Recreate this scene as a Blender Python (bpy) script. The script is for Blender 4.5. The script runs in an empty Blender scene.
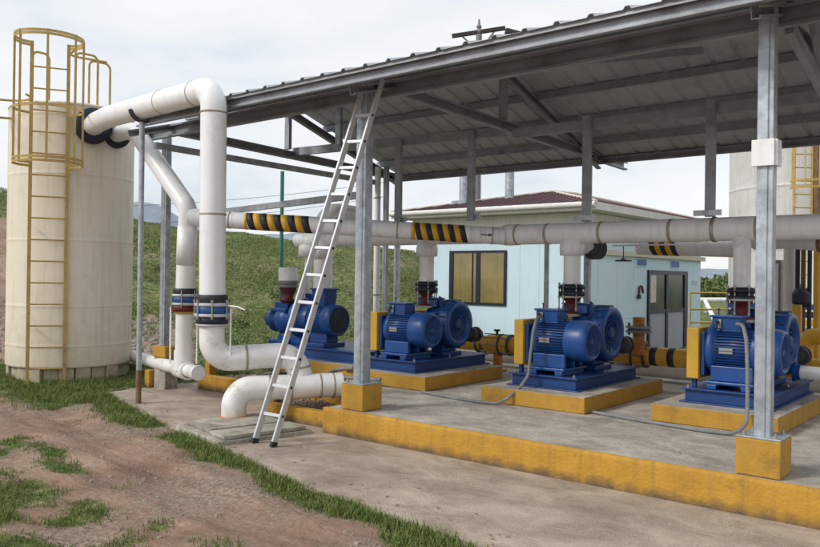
import bpy, math, random
from mathutils import Vector, Matrix, noise
random.seed(7)
R = math.radians
scene = bpy.context.scene
COL = scene.collection

# ------------------------------------------------------------------ materials
def mat(name, c, rough=.5, metal=0., c2=None, nscale=6., nmix=.35, bump=.15, bscale=40., streak=0., streak_c=(.12,.1,.08), spots=0., spot_c=(.1,.08,.06), spot_scale=3., low=None, coords='Object', spec=.5, bdist=.01):
    m = bpy.data.materials.new(name); m.use_nodes = True
    nt = m.node_tree; N = nt.nodes; L = nt.links
    b = N['Principled BSDF']
    b.inputs['Roughness'].default_value = rough; b.inputs['Metallic'].default_value = metal
    b.inputs['Specular IOR Level'].default_value = spec
    tc = N.new('ShaderNodeTexCoord'); oi = N.new('ShaderNodeObjectInfo')
    add = N.new('ShaderNodeVectorMath'); add.operation = 'ADD'
    mu = N.new('ShaderNodeMath'); mu.operation = 'MULTIPLY'; mu.inputs[1].default_value = 37.
    L.new(oi.outputs['Random'], mu.inputs[0]); L.new(tc.outputs[coords], add.inputs[0]); L.new(mu.outputs[0], add.inputs[1])
    vec = add.outputs[0]
    n1 = N.new('ShaderNodeTexNoise'); n1.inputs['Scale'].default_value = nscale; n1.inputs['Detail'].default_value = 6; n1.inputs['Roughness'].default_value = .65
    L.new(vec, n1.inputs['Vector'])
    if c2 is None: c2 = tuple(x*.55 for x in c)
    ramp = N.new('ShaderNodeValToRGB'); ramp.color_ramp.elements[0].position = .38; ramp.color_ramp.elements[1].position = .68
    ramp.color_ramp.elements[0].color = (0,0,0,1); ramp.color_ramp.elements[1].color = (1,1,1,1)
    L.new(n1.outputs['Fac'], ramp.inputs[0])
    m1 = N.new('ShaderNodeMath'); m1.operation = 'MULTIPLY'; m1.inputs[1].default_value = nmix; L.new(ramp.outputs[0], m1.inputs[0])
    mx = N.new('ShaderNodeMix'); mx.data_type = 'RGBA'; mx.inputs['A'].default_value = (*c,1); mx.inputs['B'].default_value = (*c2,1)
    L.new(m1.outputs[0], mx.inputs['Factor'])
    out = mx.outputs['Result']
    def layer(facsock, col, out):
        q = N.new('ShaderNodeMix'); q.data_type = 'RGBA'; q.inputs['B'].default_value = (*col,1)
        L.new(out, q.inputs['A']); L.new(facsock, q.inputs['Factor']); return q.outputs['Result']
    if streak:
        mp = N.new('ShaderNodeMapping'); mp.inputs['Scale'].default_value = (9,9,.7); L.new(vec, mp.inputs['Vector'])
        n2 = N.new('ShaderNodeTexNoise'); n2.inputs['Scale'].default_value = 1.6; n2.inputs['Detail'].default_value = 5; L.new(mp.outputs[0], n2.inputs['Vector'])
        r2 = N.new('ShaderNodeMapRange'); r2.inputs[1].default_value = .5; r2.inputs[2].default_value = .75; r2.inputs[4].default_value = streak; L.new(n2.outputs['Fac'], r2.inputs[0])
        out = layer(r2.outputs[0], streak_c, out)
    if spots:
        n3 = N.new('ShaderNodeTexNoise'); n3.inputs['Scale'].default_value = spot_scale; n3.inputs['Detail'].default_value = 9; n3.inputs['Roughness'].default_value = .75; L.new(vec, n3.inputs['Vector'])
        r3 = N.new('ShaderNodeMapRange'); r3.inputs[1].default_value = .56; r3.inputs[2].default_value = .66; r3.inputs[4].default_value = spots; L.new(n3.outputs['Fac'], r3.inputs[0])
        out = layer(r3.outputs[0], spot_c, out)
    if low:   # dirt splashed near the ground: (z0, z1, strength, colour)
        g = N.new('ShaderNodeNewGeometry'); sp = N.new('ShaderNodeSeparateXYZ'); L.new(g.outputs['Position'], sp.inputs[0])
        n4 = N.new('ShaderNodeTexNoise'); n4.inputs['Scale'].default_value = 9; n4.inputs['Detail'].default_value = 5; L.new(vec, n4.inputs['Vector'])
        a4 = N.new('ShaderNodeMath'); a4.operation = 'MULTIPLY_ADD'; a4.inputs[1].default_value = (low[1]-low[0])*1.5; L.new(n4.outputs['Fac'], a4.inputs[0]); 
        L.new(sp.outputs['Z'], a4.inputs[2])
        r4 = N.new('ShaderNodeMapRange'); r4.inputs[1].default_value = low[0]+(low[1]-low[0])*.75; r4.inputs[2].default_value = low[1]+(low[1]-low[0])*.75; r4.inputs[3].default_value = low[2]; r4.inputs[4].default_value = 0
        L.new(a4.outputs[0], r4.inputs[0]); out = layer(r4.outputs[0], low[3], out)
    L.new(out, b.inputs['Base Color'])
    rr = N.new('ShaderNodeMapRange'); rr.inputs[3].default_value = max(.05, rough-.12); rr.inputs[4].default_value = min(1, rough+.18); L.new(n1.outputs['Fac'], rr.inputs[0]); L.new(rr.outputs[0], b.inputs['Roughness'])
    if bump:
        n5 = N.new('ShaderNodeTexNoise'); n5.inputs['Scale'].default_value = bscale; n5.inputs['Detail'].default_value = 6; L.new(vec, n5.inputs['Vector'])
        bp = N.new('ShaderNodeBump'); bp.inputs['Strength'].default_value = bump; bp.inputs['Distance'].default_value = bdist
        L.new(n5.outputs['Fac'], bp.inputs['Height']); L.new(bp.outputs[0], b.inputs['Normal'])
    return m

M = {}
M['pvc'] = mat('white_pipe_paint', (.85,.865,.88), .30, c2=(.76,.77,.77), nscale=2.5, nmix=.5, bump=.05, bscale=12, streak=.22, streak_c=(.5,.47,.41), spots=.22, spot_c=(.35,.3,.22), spot_scale=2.4)
M['pvc_old'] = mat('aged_white_pipe', (.84,.85,.86), .40, c2=(.76,.755,.74), nscale=2., nmix=.7, bump=.06, bscale=14, streak=.3, streak_c=(.42,.39,.34), spots=.3, spot_c=(.34,.3,.24), spot_scale=2.6)
M['pvc_grey'] = mat('grey_white_pipe', (.83,.85,.88), .38, c2=(.74,.75,.75), nscale=2., nmix=.6, bump=.05, bscale=14, streak=.4, streak_c=(.30,.28,.24), spots=.3, spot_c=(.25,.22,.17))
M['pvc_low'] = mat('ground_pipe_paint', (.84,.84,.83), .36, c2=(.71,.70,.66), nscale=3., nmix=.6, bump=.08, bscale=16, spots=.5, spot_c=(.36,.27,.18), spot_scale=3.5, low=(.02,.22,.7,(.38,.26,.16)))
M['tank'] = mat('cream_tank_paint', (.76,.70,.58), .55, c2=(.66,.59,.47), nscale=.8, nmix=.65, bump=.12, bscale=5, bdist=.03, streak=.38, streak_c=(.42,.36,.27), spots=.3, spot_c=(.42,.36,.27), spot_scale=1.3, low=(.2,1.1,.35,(.40,.31,.2)))
M['tank_white'] = mat('off_white_tank_paint', (.62,.62,.60), .55, c2=(.48,.47,.44), nscale=.8, nmix=.7, bump=.1, bscale=5, streak=.5, streak_c=(.36,.33,.28), spots=.25)
M['ladder_yellow'] = mat('yellow_ladder_paint', (.49,.34,.09), .55, c2=(.34,.23,.075), nscale=7, nmix=.8, bump=.1, spots=.5, spot_c=(.12,.06,.03), spot_scale=9)
M['blue'] = mat('blue_machine_paint', (.008,.075,.29), .36, c2=(.008,.045,.17), nscale=4, nmix=.8, bump=.12, bscale=60, bdist=.004, spots=.5, spot_c=(.10,.11,.13), spot_scale=5, streak=.3, streak_c=(.09,.10,.12), spec=.5)
M['blue_dark'] = mat('dark_blue_machine_paint', (.007,.05,.20), .45, c2=(.006,.03,.12), nscale=4, nmix=.7, bump=.12, bscale=50, bdist=.004, spots=.3, spot_c=(.06,.06,.07), spot_scale=6)
M['fin'] = mat('blue_fin_shadow', (.006,.016,.055), .6, bump=.1)
M['grille'] = mat('dark_grille', (.012,.022,.05), .6, bump=.1)
M['blue_band'] = mat('blue_coupling', (.018,.09,.26), .4, c2=(.012,.045,.13), bump=.05)
M['black'] = mat('black_rubber', (.018,.02,.026), .55, c2=(.04,.04,.045), nmix=.5, bump=.1)
M['navy'] = mat('navy_rubber', (.010,.014,.032), .5, c2=(.02,.03,.06), nmix=.5, bump=.1)
M['steel'] = mat('bolt_steel', (.42,.41,.38), .45, .7, c2=(.25,.2,.15), bump=.05)
M['white_band'] = mat('white_coupling_ring', (.5,.52,.54), .4, c2=(.45,.44,.4), nmix=.6, bump=.05)
M['red'] = mat('dark_red_iron', (.10,.008,.010), .5, c2=(.07,.01,.01), bump=.15)
M['orange'] = mat('orange_iron', (.52,.20,.04), .55, c2=(.28,.09,.03), nmix=.7, bump=.15, spots=.4, spot_c=(.12,.05,.02))
M['yellow'] = mat('yellow_pipe_paint', (.72,.40,.035), .40, c2=(.58,.30,.03), nscale=5, nmix=.5, bump=.08, streak=.15, streak_c=(.2,.12,.05), spots=.25, spot_c=(.15,.09,.04))
M['guard'] = mat('yellow_guard_paint', (.60,.36,.035), .45, c2=(.45,.25,.03), nscale=4, nmix=.5, bump=.08, spots=.2, spot_c=(.2,.13,.05))
M['plinth'] = mat('yellow_painted_concrete', (.52,.275,.028), .75, c2=(.40,.205,.024), nscale=5, nmix=.8, bump=.7, bscale=38, bdist=.012, streak=.4, streak_c=(.17,.11,.04), spots=.3, spot_c=(.14,.09,.04), spot_scale=7, low=(.0,.09,.9,(.09,.07,.045)))
M['plinth_clean'] = mat('yellow_plinth_paint', (.48,.265,.03), .7, c2=(.35,.19,.024), nscale=5, nmix=.7, bump=.5, bscale=45, bdist=.008, streak=.3, streak_c=(.22,.14,.05), spots=.3, spot_c=(.14,.09,.04), spot_scale=5)
def concrete(name, c, c2, stain, sc=1., b=.5):
    m = mat(name, c, .85, c2=c2, nscale=1.1*sc, nmix=.95, bump=b, bscale=55, bdist=.008, spots=.5, spot_c=stain, spot_scale=.9*sc, streak=0)
    nt=m.node_tree; N=nt.nodes; L=nt.links; b_=N['Principled BSDF']; src=b_.inputs['Base Color'].links[0].from_socket
    tc=N.new('ShaderNodeTexCoord'); mp=N.new('ShaderNodeMapping'); mp.inputs['Scale'].default_value=(.85,1.25,1); L.new(tc.outputs['Object'],mp.inputs[0])
    n=N.new('ShaderNodeTexNoise'); n.inputs['Scale'].default_value=1.7*sc; n.inputs['Detail'].default_value=10; n.inputs['Roughness'].default_value=.72; n.inputs['Distortion'].default_value=.6; L.new(mp.outputs[0],n.inputs['Vector'])
    r=N.new('ShaderNodeValToRGB'); e=r.color_ramp.elements; e[0].position=.34; e[0].color=(.64,.60,.56,1); e[1].position=.62; e[1].color=(1.12,1.1,1.08,1); k=e.new(.47); k.color=(.86,.83,.8,1)
    L.new(n.outputs['Fac'],r.inputs[0])
    n2=N.new('ShaderNodeTexNoise'); n2.inputs['Scale'].default_value=75; n2.inputs['Detail'].default_value=4; L.new(tc.outputs['Object'],n2.inputs['Vector'])
    r2=N.new('ShaderNodeMapRange'); r2.inputs[1].default_value=.35; r2.inputs[2].default_value=.65; r2.inputs[3].default_value=.78; r2.inputs[4].default_value=1.15; L.new(n2.outputs['Fac'],r2.inputs[0])
    wn=N.new('ShaderNodeTexNoise'); wn.inputs['Scale'].default_value=2.2; wn.inputs['Detail'].default_value=7; L.new(tc.outputs['Object'],wn.inputs['Vector'])
    wa=N.new('ShaderNodeMix'); wa.data_type='RGBA'; wa.blend_type='ADD'; wa.inputs['Factor'].default_value=.45; L.new(tc.outputs['Object'],wa.inputs['A']); L.new(wn.outputs['Color'],wa.inputs['B'])
    vo=N.new('ShaderNodeTexVoronoi'); vo.feature='DISTANCE_TO_EDGE'; vo.inputs['Scale'].default_value=.42; L.new(wa.outputs['Result'],vo.inputs['Vector'])
    vr=N.new('ShaderNodeMapRange'); vr.inputs[1].default_value=0; vr.inputs[2].default_value=.0035; vr.inputs[3].default_value=.6; vr.inputs[4].default_value=0; L.new(vo.outputs['Distance'],vr.inputs[0])
    vm=N.new('ShaderNodeTexNoise'); vm.inputs['Scale'].default_value=.9; L.new(tc.outputs['Object'],vm.inputs['Vector'])
    vg=N.new('ShaderNodeMapRange'); vg.inputs[1].default_value=.53; vg.inputs[2].default_value=.62; L.new(vm.outputs['Fac'],vg.inputs[0])
    vf=N.new('ShaderNodeMath'); vf.operation='MULTIPLY'; L.new(vr.outputs[0],vf.inputs[0]); L.new(vg.outputs[0],vf.inputs[1])
    ck=N.new('ShaderNodeMix'); ck.data_type='RGBA'; ck.inputs['B'].default_value=(.09,.075,.06,1); L.new(vf.outputs[0],ck.inputs['Factor']); L.new(src,ck.inputs['A']); src=ck.outputs['Result']
    q=N.new('ShaderNodeMix'); q.data_type='RGBA'; q.blend_type='MULTIPLY'; q.inputs['Factor'].default_value=1; L.new(src,q.inputs['A']); L.new(r.outputs[0],q.inputs['B'])
    q2=N.new('ShaderNodeVectorMath'); q2.operation='SCALE'; L.new(q.outputs['Result'],q2.inputs[0]); L.new(r2.outputs[0],q2.inputs['Scale']); L.new(q2.outputs[0],b_.inputs['Base Color'])
    return m
M['apron'] = concrete('dusty_apron_concrete', (.455,.39,.325), (.34,.285,.235), (.19,.15,.12), 1.3)
M['floor'] = concrete('worn_platform_concrete', (.52,.49,.45), (.40,.37,.335), (.24,.215,.19), 1.9)
M['lid'] = concrete('cover_slab_concrete', (.46,.44,.39), (.24,.22,.18), (.2,.1,.05), 3.)
M['block'] = mat('cream_block', (.46,.40,.29), .8, c2=(.3,.25,.17), nscale=6, nmix=.8, bump=.4)
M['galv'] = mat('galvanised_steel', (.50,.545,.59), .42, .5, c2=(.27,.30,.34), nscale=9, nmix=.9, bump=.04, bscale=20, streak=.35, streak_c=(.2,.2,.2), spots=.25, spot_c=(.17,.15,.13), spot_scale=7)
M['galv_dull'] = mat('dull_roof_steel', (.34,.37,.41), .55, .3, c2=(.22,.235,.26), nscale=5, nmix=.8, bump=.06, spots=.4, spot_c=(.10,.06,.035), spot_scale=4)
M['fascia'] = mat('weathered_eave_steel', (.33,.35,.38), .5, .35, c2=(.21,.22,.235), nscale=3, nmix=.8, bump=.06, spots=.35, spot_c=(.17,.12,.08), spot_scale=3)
M['sheet'] = mat('roof_sheet_metal', (.50,.54,.58), .6, .1, c2=(.39,.42,.44), nscale=1.2, nmix=.8, bump=.05, spots=.3, spot_c=(.14,.11,.08), spot_scale=1.5)
M['alu'] = mat('ladder_aluminium', (.62,.64,.66), .4, .45, c2=(.45,.46,.47), nscale=12, nmix=.6, bump=.05, spots=.25, spot_c=(.3,.28,.24), spot_scale=14)
M['wall_blue'] = mat('pale_blue_wall', (.58,.73,.82), .8, c2=(.53,.68,.76), nscale=.9, nmix=.6, bump=.15, streak=.15, streak_c=(.3,.38,.4))
M['wall_white'] = mat('white_wall', (.70,.70,.68), .8, c2=(.58,.57,.53), nscale=1., nmix=.6, bump=.1, streak=.35, streak_c=(.4,.36,.3))
M['cream'] = mat('cream_trim', (.60,.54,.44), .7, c2=(.48,.42,.33), bump=.1)
M['maroon'] = mat('maroon_roof_paint', (.12,.055,.06), .75, c2=(.085,.045,.05), nscale=2, nmix=.8, bump=.1)
M['frame_dark'] = mat('dark_window_frame', (.010,.013,.028), .35, bump=.02)
M['curtain'] = mat('yellow_curtain', (.27,.205,.06), .25, c2=(.15,.12,.04), nscale=1.1, nmix=.9, bump=.25, bscale=3, streak=.5, streak_c=(.10,.08,.03))
M['curtain'].node_tree.nodes['Principled BSDF'].inputs['Coat Weight'].default_value=1.
M['glass'] = mat('dark_green_glass', (.02,.032,.028), .12, c2=(.05,.08,.06), nscale=1.3, nmix=.8, bump=0)
M['panel'] = mat('grey_door_panel', (.33,.34,.38), .5, c2=(.28,.29,.33), bump=.02)
M['paper'] = mat('paper_sign', (.7,.66,.64), .7, c2=(.5,.12,.12), nscale=14, nmix=.6, bump=0)
M['teal'] = mat('teal_pole_paint', (.05,.22,.19), .5, bump=.05)
M['wood'] = mat('dark_crossarm_wood', (.05,.045,.045), .8, bump=.3)
M['conduit'] = mat('grey_conduit', (.23,.235,.24), .6, c2=(.15,.145,.14), nscale=12, nmix=.6, bump=.3, bscale=80)
M['conduit_dark'] = mat('dark_cast_iron', (.05,.05,.052), .5, .2, c2=(.12,.11,.1), nscale=12, nmix=.7, bump=.15)
M['seal'] = mat('joint_sealant', (.40,.35,.27), .6, c2=(.26,.21,.15), nscale=12, nmix=.9, bump=.1)
M['rusty'] = mat('rust_brown_steel', (.16,.09,.05), .7, c2=(.3,.2,.1), nmix=.6, bump=.2)
M['distyellow'] = M['yellow']
M['mountain'] = mat('hazy_mountain', (.24,.29,.35), 1, c2=(.33,.37,.42), nscale=.03, nmix=.9, bump=0, spec=0, spots=.5, spot_c=(.42,.44,.46), spot_scale=.06)  # distance haze is painted into this bluish grey base colour
M['foliage'] = mat('shrub_foliage', (.05,.085,.03), .8, c2=(.09,.10,.045), nscale=1.5, nmix=.9, bump=0)
M['stone'] = mat('grey_stone', (.33,.28,.24), .9, c2=(.2,.15,.12), nscale=9, nmix=.8, bump=.4)
M['gravel'] = mat('brown_gravel', (.26,.19,.14), .95, c2=(.12,.085,.06), nscale=24, nmix=1., bump=1., bscale=70, bdist=.03, spots=.5, spot_c=(.38,.32,.27), spot_scale=28)

def striped(name, a, bcol, axis, period, phase, duty=.5, base=None, lo=None, hi=None, slant=0.):
    """painted hazard bands along one world axis"""
    m = bpy.data.materials.new(name); m.use_nodes = True; nt = m.node_tree; N = nt.nodes; L = nt.links
    b = N['Principled BSDF']; b.inputs['Roughness'].default_value = .5
    tc = N.new('ShaderNodeTexCoord'); sp = N.new('ShaderNodeSeparateXYZ'); L.new(tc.outputs['Object'], sp.inputs[0])
    ma = N.new('ShaderNodeMath'); ma.operation = 'MULTIPLY_ADD'; ma.inputs[1].default_value = 1/period; ma.inputs[2].default_value = phase; L.new(sp.outputs[axis], ma.inputs[0])
    fr = N.new('ShaderNodeMath'); fr.operation = 'FRACT'; L.new(ma.outputs[0], fr.inputs[0])
    gt = N.new('ShaderNodeMath'); gt.operation = 'GREATER_THAN'; gt.inputs[1].default_value = duty; L.new(fr.outputs[0], gt.inputs[0])
    n = N.new('ShaderNodeTexNoise'); n.inputs['Scale'].default_value = 9; n.inputs['Detail'].default_value = 6; L.new(tc.outputs['Object'], n.inputs['Vector'])
    mx = N.new('ShaderNodeMix'); mx.data_type='RGBA'; mx.inputs['A'].default_value=(*a,1); mx.inputs['B'].default_value=(*bcol,1); L.new(gt.outputs[0], mx.inputs['Factor'])
    mr = N.new('ShaderNodeMapRange'); mr.inputs[1].default_value=.5; mr.inputs[2].default_value=.8; mr.inputs[4].default_value=.5; L.new(n.outputs['Fac'], mr.inputs[0])
    m2 = N.new('ShaderNodeMix'); m2.data_type='RGBA'; m2.inputs['B'].default_value=(.2,.14,.08,1); L.new(mr.outputs[0], m2.inputs['Factor']); L.new(mx.outputs['Result'], m2.inputs['A'])
    L.new(m2.outputs['Result'], b.inputs['Base Color'])
    return m
M['hazard'] = striped('hazard_bands', (.015,.015,.018), (.62,.30,.03), 'X', .21, 0.)

# ------------------------------------------------------------------ mesh building
class MB:
    def __init__(s): s.v=[]; s.f=[]; s.sm=[]; s.cuts=[]
    def cut(s): s.cuts.append((len(s.v),len(s.f))); return s
    def build_each(s,name,m,parent=None,bevel=0.):
        cs=[c for c in s.cuts if c[0]<len(s.v)]+[(len(s.v),len(s.f))]
        if cs[0][0]!=0: cs=[(0,0)]+cs
        out=[]
        for (v0,f0),(v1,f1) in zip(cs,cs[1:]):
            if v1==v0: continue
            q=MB(); q.v=s.v[v0:v1]; q.f=[tuple(i-v0 for i in f) for f in s.f[f0:f1]]; q.sm=s.sm[f0:f1]; out.append(q.build(name,m,parent,bevel))
        return out
    def add(s, vs, fs, smooth=False):
        o=len(s.v); s.v += [tuple(p) for p in vs]
        for f in fs: s.f.append(tuple(i+o for i in f)); s.sm.append(smooth)
        return s
    def box(s, x0,x1,y0,y1,z0,z1):
        return s.add([(x0,y0,z0),(x1,y0,z0),(x1,y1,z0),(x0,y1,z0),(x0,y0,z1),(x1,y0,z1),(x1,y1,z1),(x0,y1,z1)],
            [(3,2,1,0),(4,5,6,7),(0,1,5,4),(1,2,6,5),(2,3,7,6),(3,0,4,7)])
    def bar(s, p0, p1, w, h, up=(0,0,1)):
        p0=Vector(p0); p1=Vector(p1); d=(p1-p0).normalized(); up=Vector(up)
        sx=d.cross(up)
        if sx.length<1e-4: sx=d.cross(Vector((0,1,0)))
        sx.normalize(); sz=sx.cross(d).normalized()
        q=[]
        for p in (p0,p1):
            for a,b in ((-1,-1),(1,-1),(1,1),(-1,1)): q.append(p+sx*a*w/2+sz*b*h/2)
        return s.add(q,[(0,1,2,3),(7,6,5,4),(0,4,5,1),(1,5,6,2),(2,6,7,3),(3,7,4,0)])
    def channel(s, p0, p1, w, h, t=.006, up=(0,0,1), flip=1):
        """C section: web plus two flanges"""
        p0=Vector(p0); p1=Vector(p1); d=(p1-p0).normalized(); sx=d.cross(Vector(up)).normalized()*flip; sz=Vector(up)
        sz=sx.cross(d)*flip; sz.normalize()
        if sz.dot(Vector(up))<0: sz=-sz
        s.bar(p0-sx*(w/2-t/2),p1-sx*(w/2-t/2),t,h,sz)
        for k in (-1,1): s.bar(p0+sz*k*(h/2-t/2)+sx*t/2,p1+sz*k*(h/2-t/2)+sx*t/2,w-t-.0004,t,sz)
        for k in (-1,1): s.bar(p0+sx*(w/2-t/2)+sz*k*(h/2-t-.009),p1+sx*(w/2-t/2)+sz*k*(h/2-t-.009),t,.016,sz)
        return s
    def lathe(s, o, d, prof, n=32, caps=True, smooth=True):
        o=Vector(o); d=Vector(d).normalized()
        a=d.orthogonal().normalized(); b=d.cross(a)
        rings=[]
        for t,r in prof:
            rings.append([o+d*t+(a*math.cos(2*math.pi*k/n)+b*math.sin(2*math.pi*k/n))*r for k in range(n)])
        # sharp profile corners get split rings
        for i in range(len(rings)-1):
            vs=rings[i]+rings[i+1]
            s.add(vs,[(k,(k+1)%n,n+(k+1)%n,n+k) for k in range(n)],smooth)
        if caps:
            if prof[0][1]>1e-4: s.add(rings[0],[tuple(reversed(range(n)))])
            if prof[-1][1]>1e-4: s.add(rings[-1],[tuple(range(n))])
        return s
    def cyl(s,p0,p1,r,n=24,r1=None,caps=True):
        p0=Vector(p0);p1=Vector(p1); return s.lathe(p0,p1-p0,[(0,r),((p1-p0).length,r if r1 is None else r1)],n,caps)
    def smoothlathe(s,o,d,prof,n=32):
        """one welded surface, smooth"""
        o=Vector(o); d=Vector(d).normalized(); a=d.orthogonal().normalized(); b=d.cross(a); vs=[];fs=[]
        for t,r in prof:
            vs+=[o+d*t+(a*math.cos(2*math.pi*k/n)+b*math.sin(2*math.pi*k/n))*r for k in range(n)]
        for i in range(len(prof)-1):
            for k in range(n): fs.append((i*n+k,i*n+(k+1)%n,(i+1)*n+(k+1)%n,(i+1)*n+k))
        return s.add(vs,fs,True)
    def tube(s, pts, r, n=20, br=None, closed=False, caps=True, seg=8):
        pts=[Vector(p) for p in pts]
        if br:
            q=[pts[0]]
            for i in range(1,len(pts)-1):
                a=pts[i-1]-pts[i]; b=pts[i+1]-pts[i]; la,lb=a.length,b.length; a.normalize(); b.normalize()
                ang=a.angle(b); k=min(br/math.tan(ang/2), la*.48, lb*.48)
                rr=k*math.tan(ang/2); A=pts[i]+a*k; B=pts[i]+b*k
                cdir=(a+b)
                if cdir.length<1e-3: q.append(pts[i]); continue
                cdir.normalize(); cen=pts[i]+cdir*(rr/math.sin(ang/2))
                va=A-cen; vb=B-cen; tot=va.angle(vb)
                ax=va.cross(vb).normalized()
                for j in range(seg+1): q.append(cen+Matrix.Rotation(tot*j/seg,3,ax)@va)
            q.append(pts[-1]); pts=q
        t0=(pts[1]-pts[0]).normalized(); nrm=t0.orthogonal().normalized(); vs=[];fs=[]
        m=len(pts)
        for i,p in enumerate(pts):
            if closed: t=(pts[(i+1)%m]-pts[i-1]).normalized()
            elif i==0: t=t0
            elif i==m-1: t=(pts[i]-pts[i-1]).normalized()
            else: t=((pts[i+1]-p).normalized()+(p-pts[i-1]).normalized()).normalized()
            nrm=(nrm-t*nrm.dot(t)).normalized(); bn=t.cross(nrm)
            for k in range(n):
                a=2*math.pi*k/n; vs.append(p+(nrm*math.cos(a)+bn*math.sin(a))*r)
        for i in range(m if closed else m-1):
            j=(i+1)%m
            for k in range(n): fs.append((i*n+k,i*n+(k+1)%n,j*n+(k+1)%n,j*n+k))
        s.add(vs,fs,True)
        if caps and not closed:
            s.add(vs[:n],[tuple(reversed(range(n)))]); s.add(vs[-n:],[tuple(range(n))])
        return s
    def build(s, name, m, parent=None, bevel=0., seg=2):
        me=bpy.data.meshes.new(name); off=Vector((0,0,0))
        p=parent
        while p is not None: off+=p.location; p=p.parent
        me.from_pydata([tuple(Vector(v)-off) for v in s.v],[],s.f); me.update()
        me.polygons.foreach_set('use_smooth', s.sm)
        o=bpy.data.objects.new(name,me); COL.objects.link(o); me.materials.append(M[m] if isinstance(m,str) else m)
        if parent: o.parent=parent
        if bevel:
            b=o.modifiers.new('bevel','BEVEL'); b.width=bevel; b.segments=seg; b.limit_method='ANGLE'; b.angle_limit=R(40)
        return o
def tag(o,label=None,cat=None,group=None,kind=None):
    if label: o['label']=label
    if cat: o['category']=cat
    if group: o['group']=group
    if kind: o['kind']=kind
    return o
def thing(name,loc,label,cat,group=None):
    o=bpy.data.objects.new(name,None); COL.objects.link(o); o.location=loc; o.empty_display_size=.1
    return tag(o,label,cat,group)
def kids(o): return [c for c in bpy.data.objects if c.parent==o]
def copy_tree(o,parent=None):
    c=o.copy(); COL.objects.link(c)
    if parent: c.parent=parent
    for ch in kids(o): copy_tree(ch,c)
    return c
def circ(c,r,a0=0,a1=360,n=40,ax='z'):
    out=[]
    for k in range(n+1):
        a=R(a0+(a1-a0)*k/n)
        if ax=='z': out.append((c[0]+r*math.cos(a),c[1]+r*math.sin(a),c[2]))
    return out

# ------------------------------------------------------------------ camera
rt=Vector((0.7729173448319043, 0.6343692702519456, 0.01320632492456586))
upv=Vector((-0.00813597205086215, -0.010903221832455314, 0.9999074585742723))
fwv=Vector((-0.6344545563054826, 0.7729532642493245, 0.0032660786161589654))
cam=bpy.data.cameras.new('camera'); co=bpy.data.objects.new('camera',cam); COL.objects.link(co)
mw=Matrix.Identity(4)
for i in range(3): mw[i][0]=rt[i]; mw[i][1]=upv[i]; mw[i][2]=-fwv[i]
mw[0][3],mw[1][3],mw[2][3]=0,0,1.65
co.matrix_world=mw; cam.sensor_width=36; cam.lens=779.814/820*36; cam.clip_start=.05; cam.clip_end=3000
scene.camera=co

# ------------------------------------------------------------------ sky and light
SUN_EL, SUN_AZ = 38, 208   # degrees; azimuth measured clockwise from +Y
w=bpy.data.worlds.new('World'); scene.world=w; w.use_nodes=True; nt=w.node_tree; N=nt.nodes; L=nt.links
bg=N['Background']; sky=N.new('ShaderNodeTexSky'); sky.sky_type='NISHITA'; sky.sun_disc=False; sky.sun_elevation=R(SUN_EL); sky.sun_rotation=R(SUN_AZ)
bg.inputs['Strength'].default_value=.10
tc=N.new('ShaderNodeTexCoord'); mp=N.new('ShaderNodeMapping'); mp.inputs['Scale'].default_value=(1,1,3.2); L.new(tc.outputs['Generated'],mp.inputs[0])
n1=N.new('ShaderNodeTexNoise'); n1.inputs['Scale'].default_value=2.6; n1.inputs['Detail'].default_value=8; n1.inputs['Roughness'].default_value=.55; L.new(mp.outputs[0],n1.inputs['Vector'])
rp=N.new('ShaderNodeValToRGB'); e=rp.color_ramp.elements
e[0].position=.33; e[0].color=(7.6,8.3,9.2,1); e[1].position=.62; e[1].color=(10.6,10.6,10.6,1)
k=e.new(.46); k.color=(9.4,9.8,10.2,1)
L.new(n1.outputs['Fac'],rp.inputs[0])
mx=N.new('ShaderNodeMix'); mx.data_type='RGBA'; mx.inputs['Factor'].default_value=.86
L.new(sky.outputs[0],mx.inputs['A']); L.new(rp.outputs[0],mx.inputs['B']); L.new(mx.outputs['Result'],bg.inputs['Color'])
sl=bpy.data.lights.new('sun','SUN'); sl.energy=2.2; sl.angle=R(14); sl.color=(1,.96,.9); so=bpy.data.objects.new('sun',sl); COL.objects.link(so)
az=R(SUN_AZ); el=R(SUN_EL)
sd=Vector((math.sin(az)*math.cos(el),math.cos(az)*math.cos(el),math.sin(el)))
so.rotation_euler=sd.to_track_quat('Z','Y').to_euler()
scene.view_settings.view_transform='Standard'; scene.view_settings.look='None'; scene.view_settings.exposure=0; scene.view_settings.gamma=1

# ------------------------------------------------------------------ terrain
EDGE=[(-40,12.5),(-16,7.4),(-12.9,6.3),(-9.84,5.46),(-7.78,4.92),(-6.38,4.58),(-4.43,4.10),(-3.48,3.96),(-2.77,3.86),(-.5,3.45),(5,2.5),(40,-4)]
def edge_y(x):
    for (x0,y0),(x1,y1) in zip(EDGE,EDGE[1:]):
        if x<=x1: return y0+(y1-y0)*(x-x0)/(x1-x0)
    return EDGE[-1][1]
def sst(t): t=max(0,min(1,t)); return t*t*(3-2*t)
FR=math.hypot(.6344,.7729)
def polar(x,y):
    f=(-.6344*x+.7729*y); l=(.7729*x+.6344*y); return f,l
CR=[(-1.6,9),(-.9,7),(-.6,5.3),(-.52,4.75),(-.43,4.1),(-.34,3.5),(-.2,3.1),(-.1,2.85),(0,2.55),(.03,2.2),(.07,-.2),(.26,-.55),(.5,-.6),(3,-.6)]
def crest(u):
    if u<=CR[0][0]: return CR[0][1]
    for (a,b),(c,d) in zip(CR,CR[1:]):
        if u<=c: return b+(d-b)*(u-a)/(c-a)
    return CR[-1][1]
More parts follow.
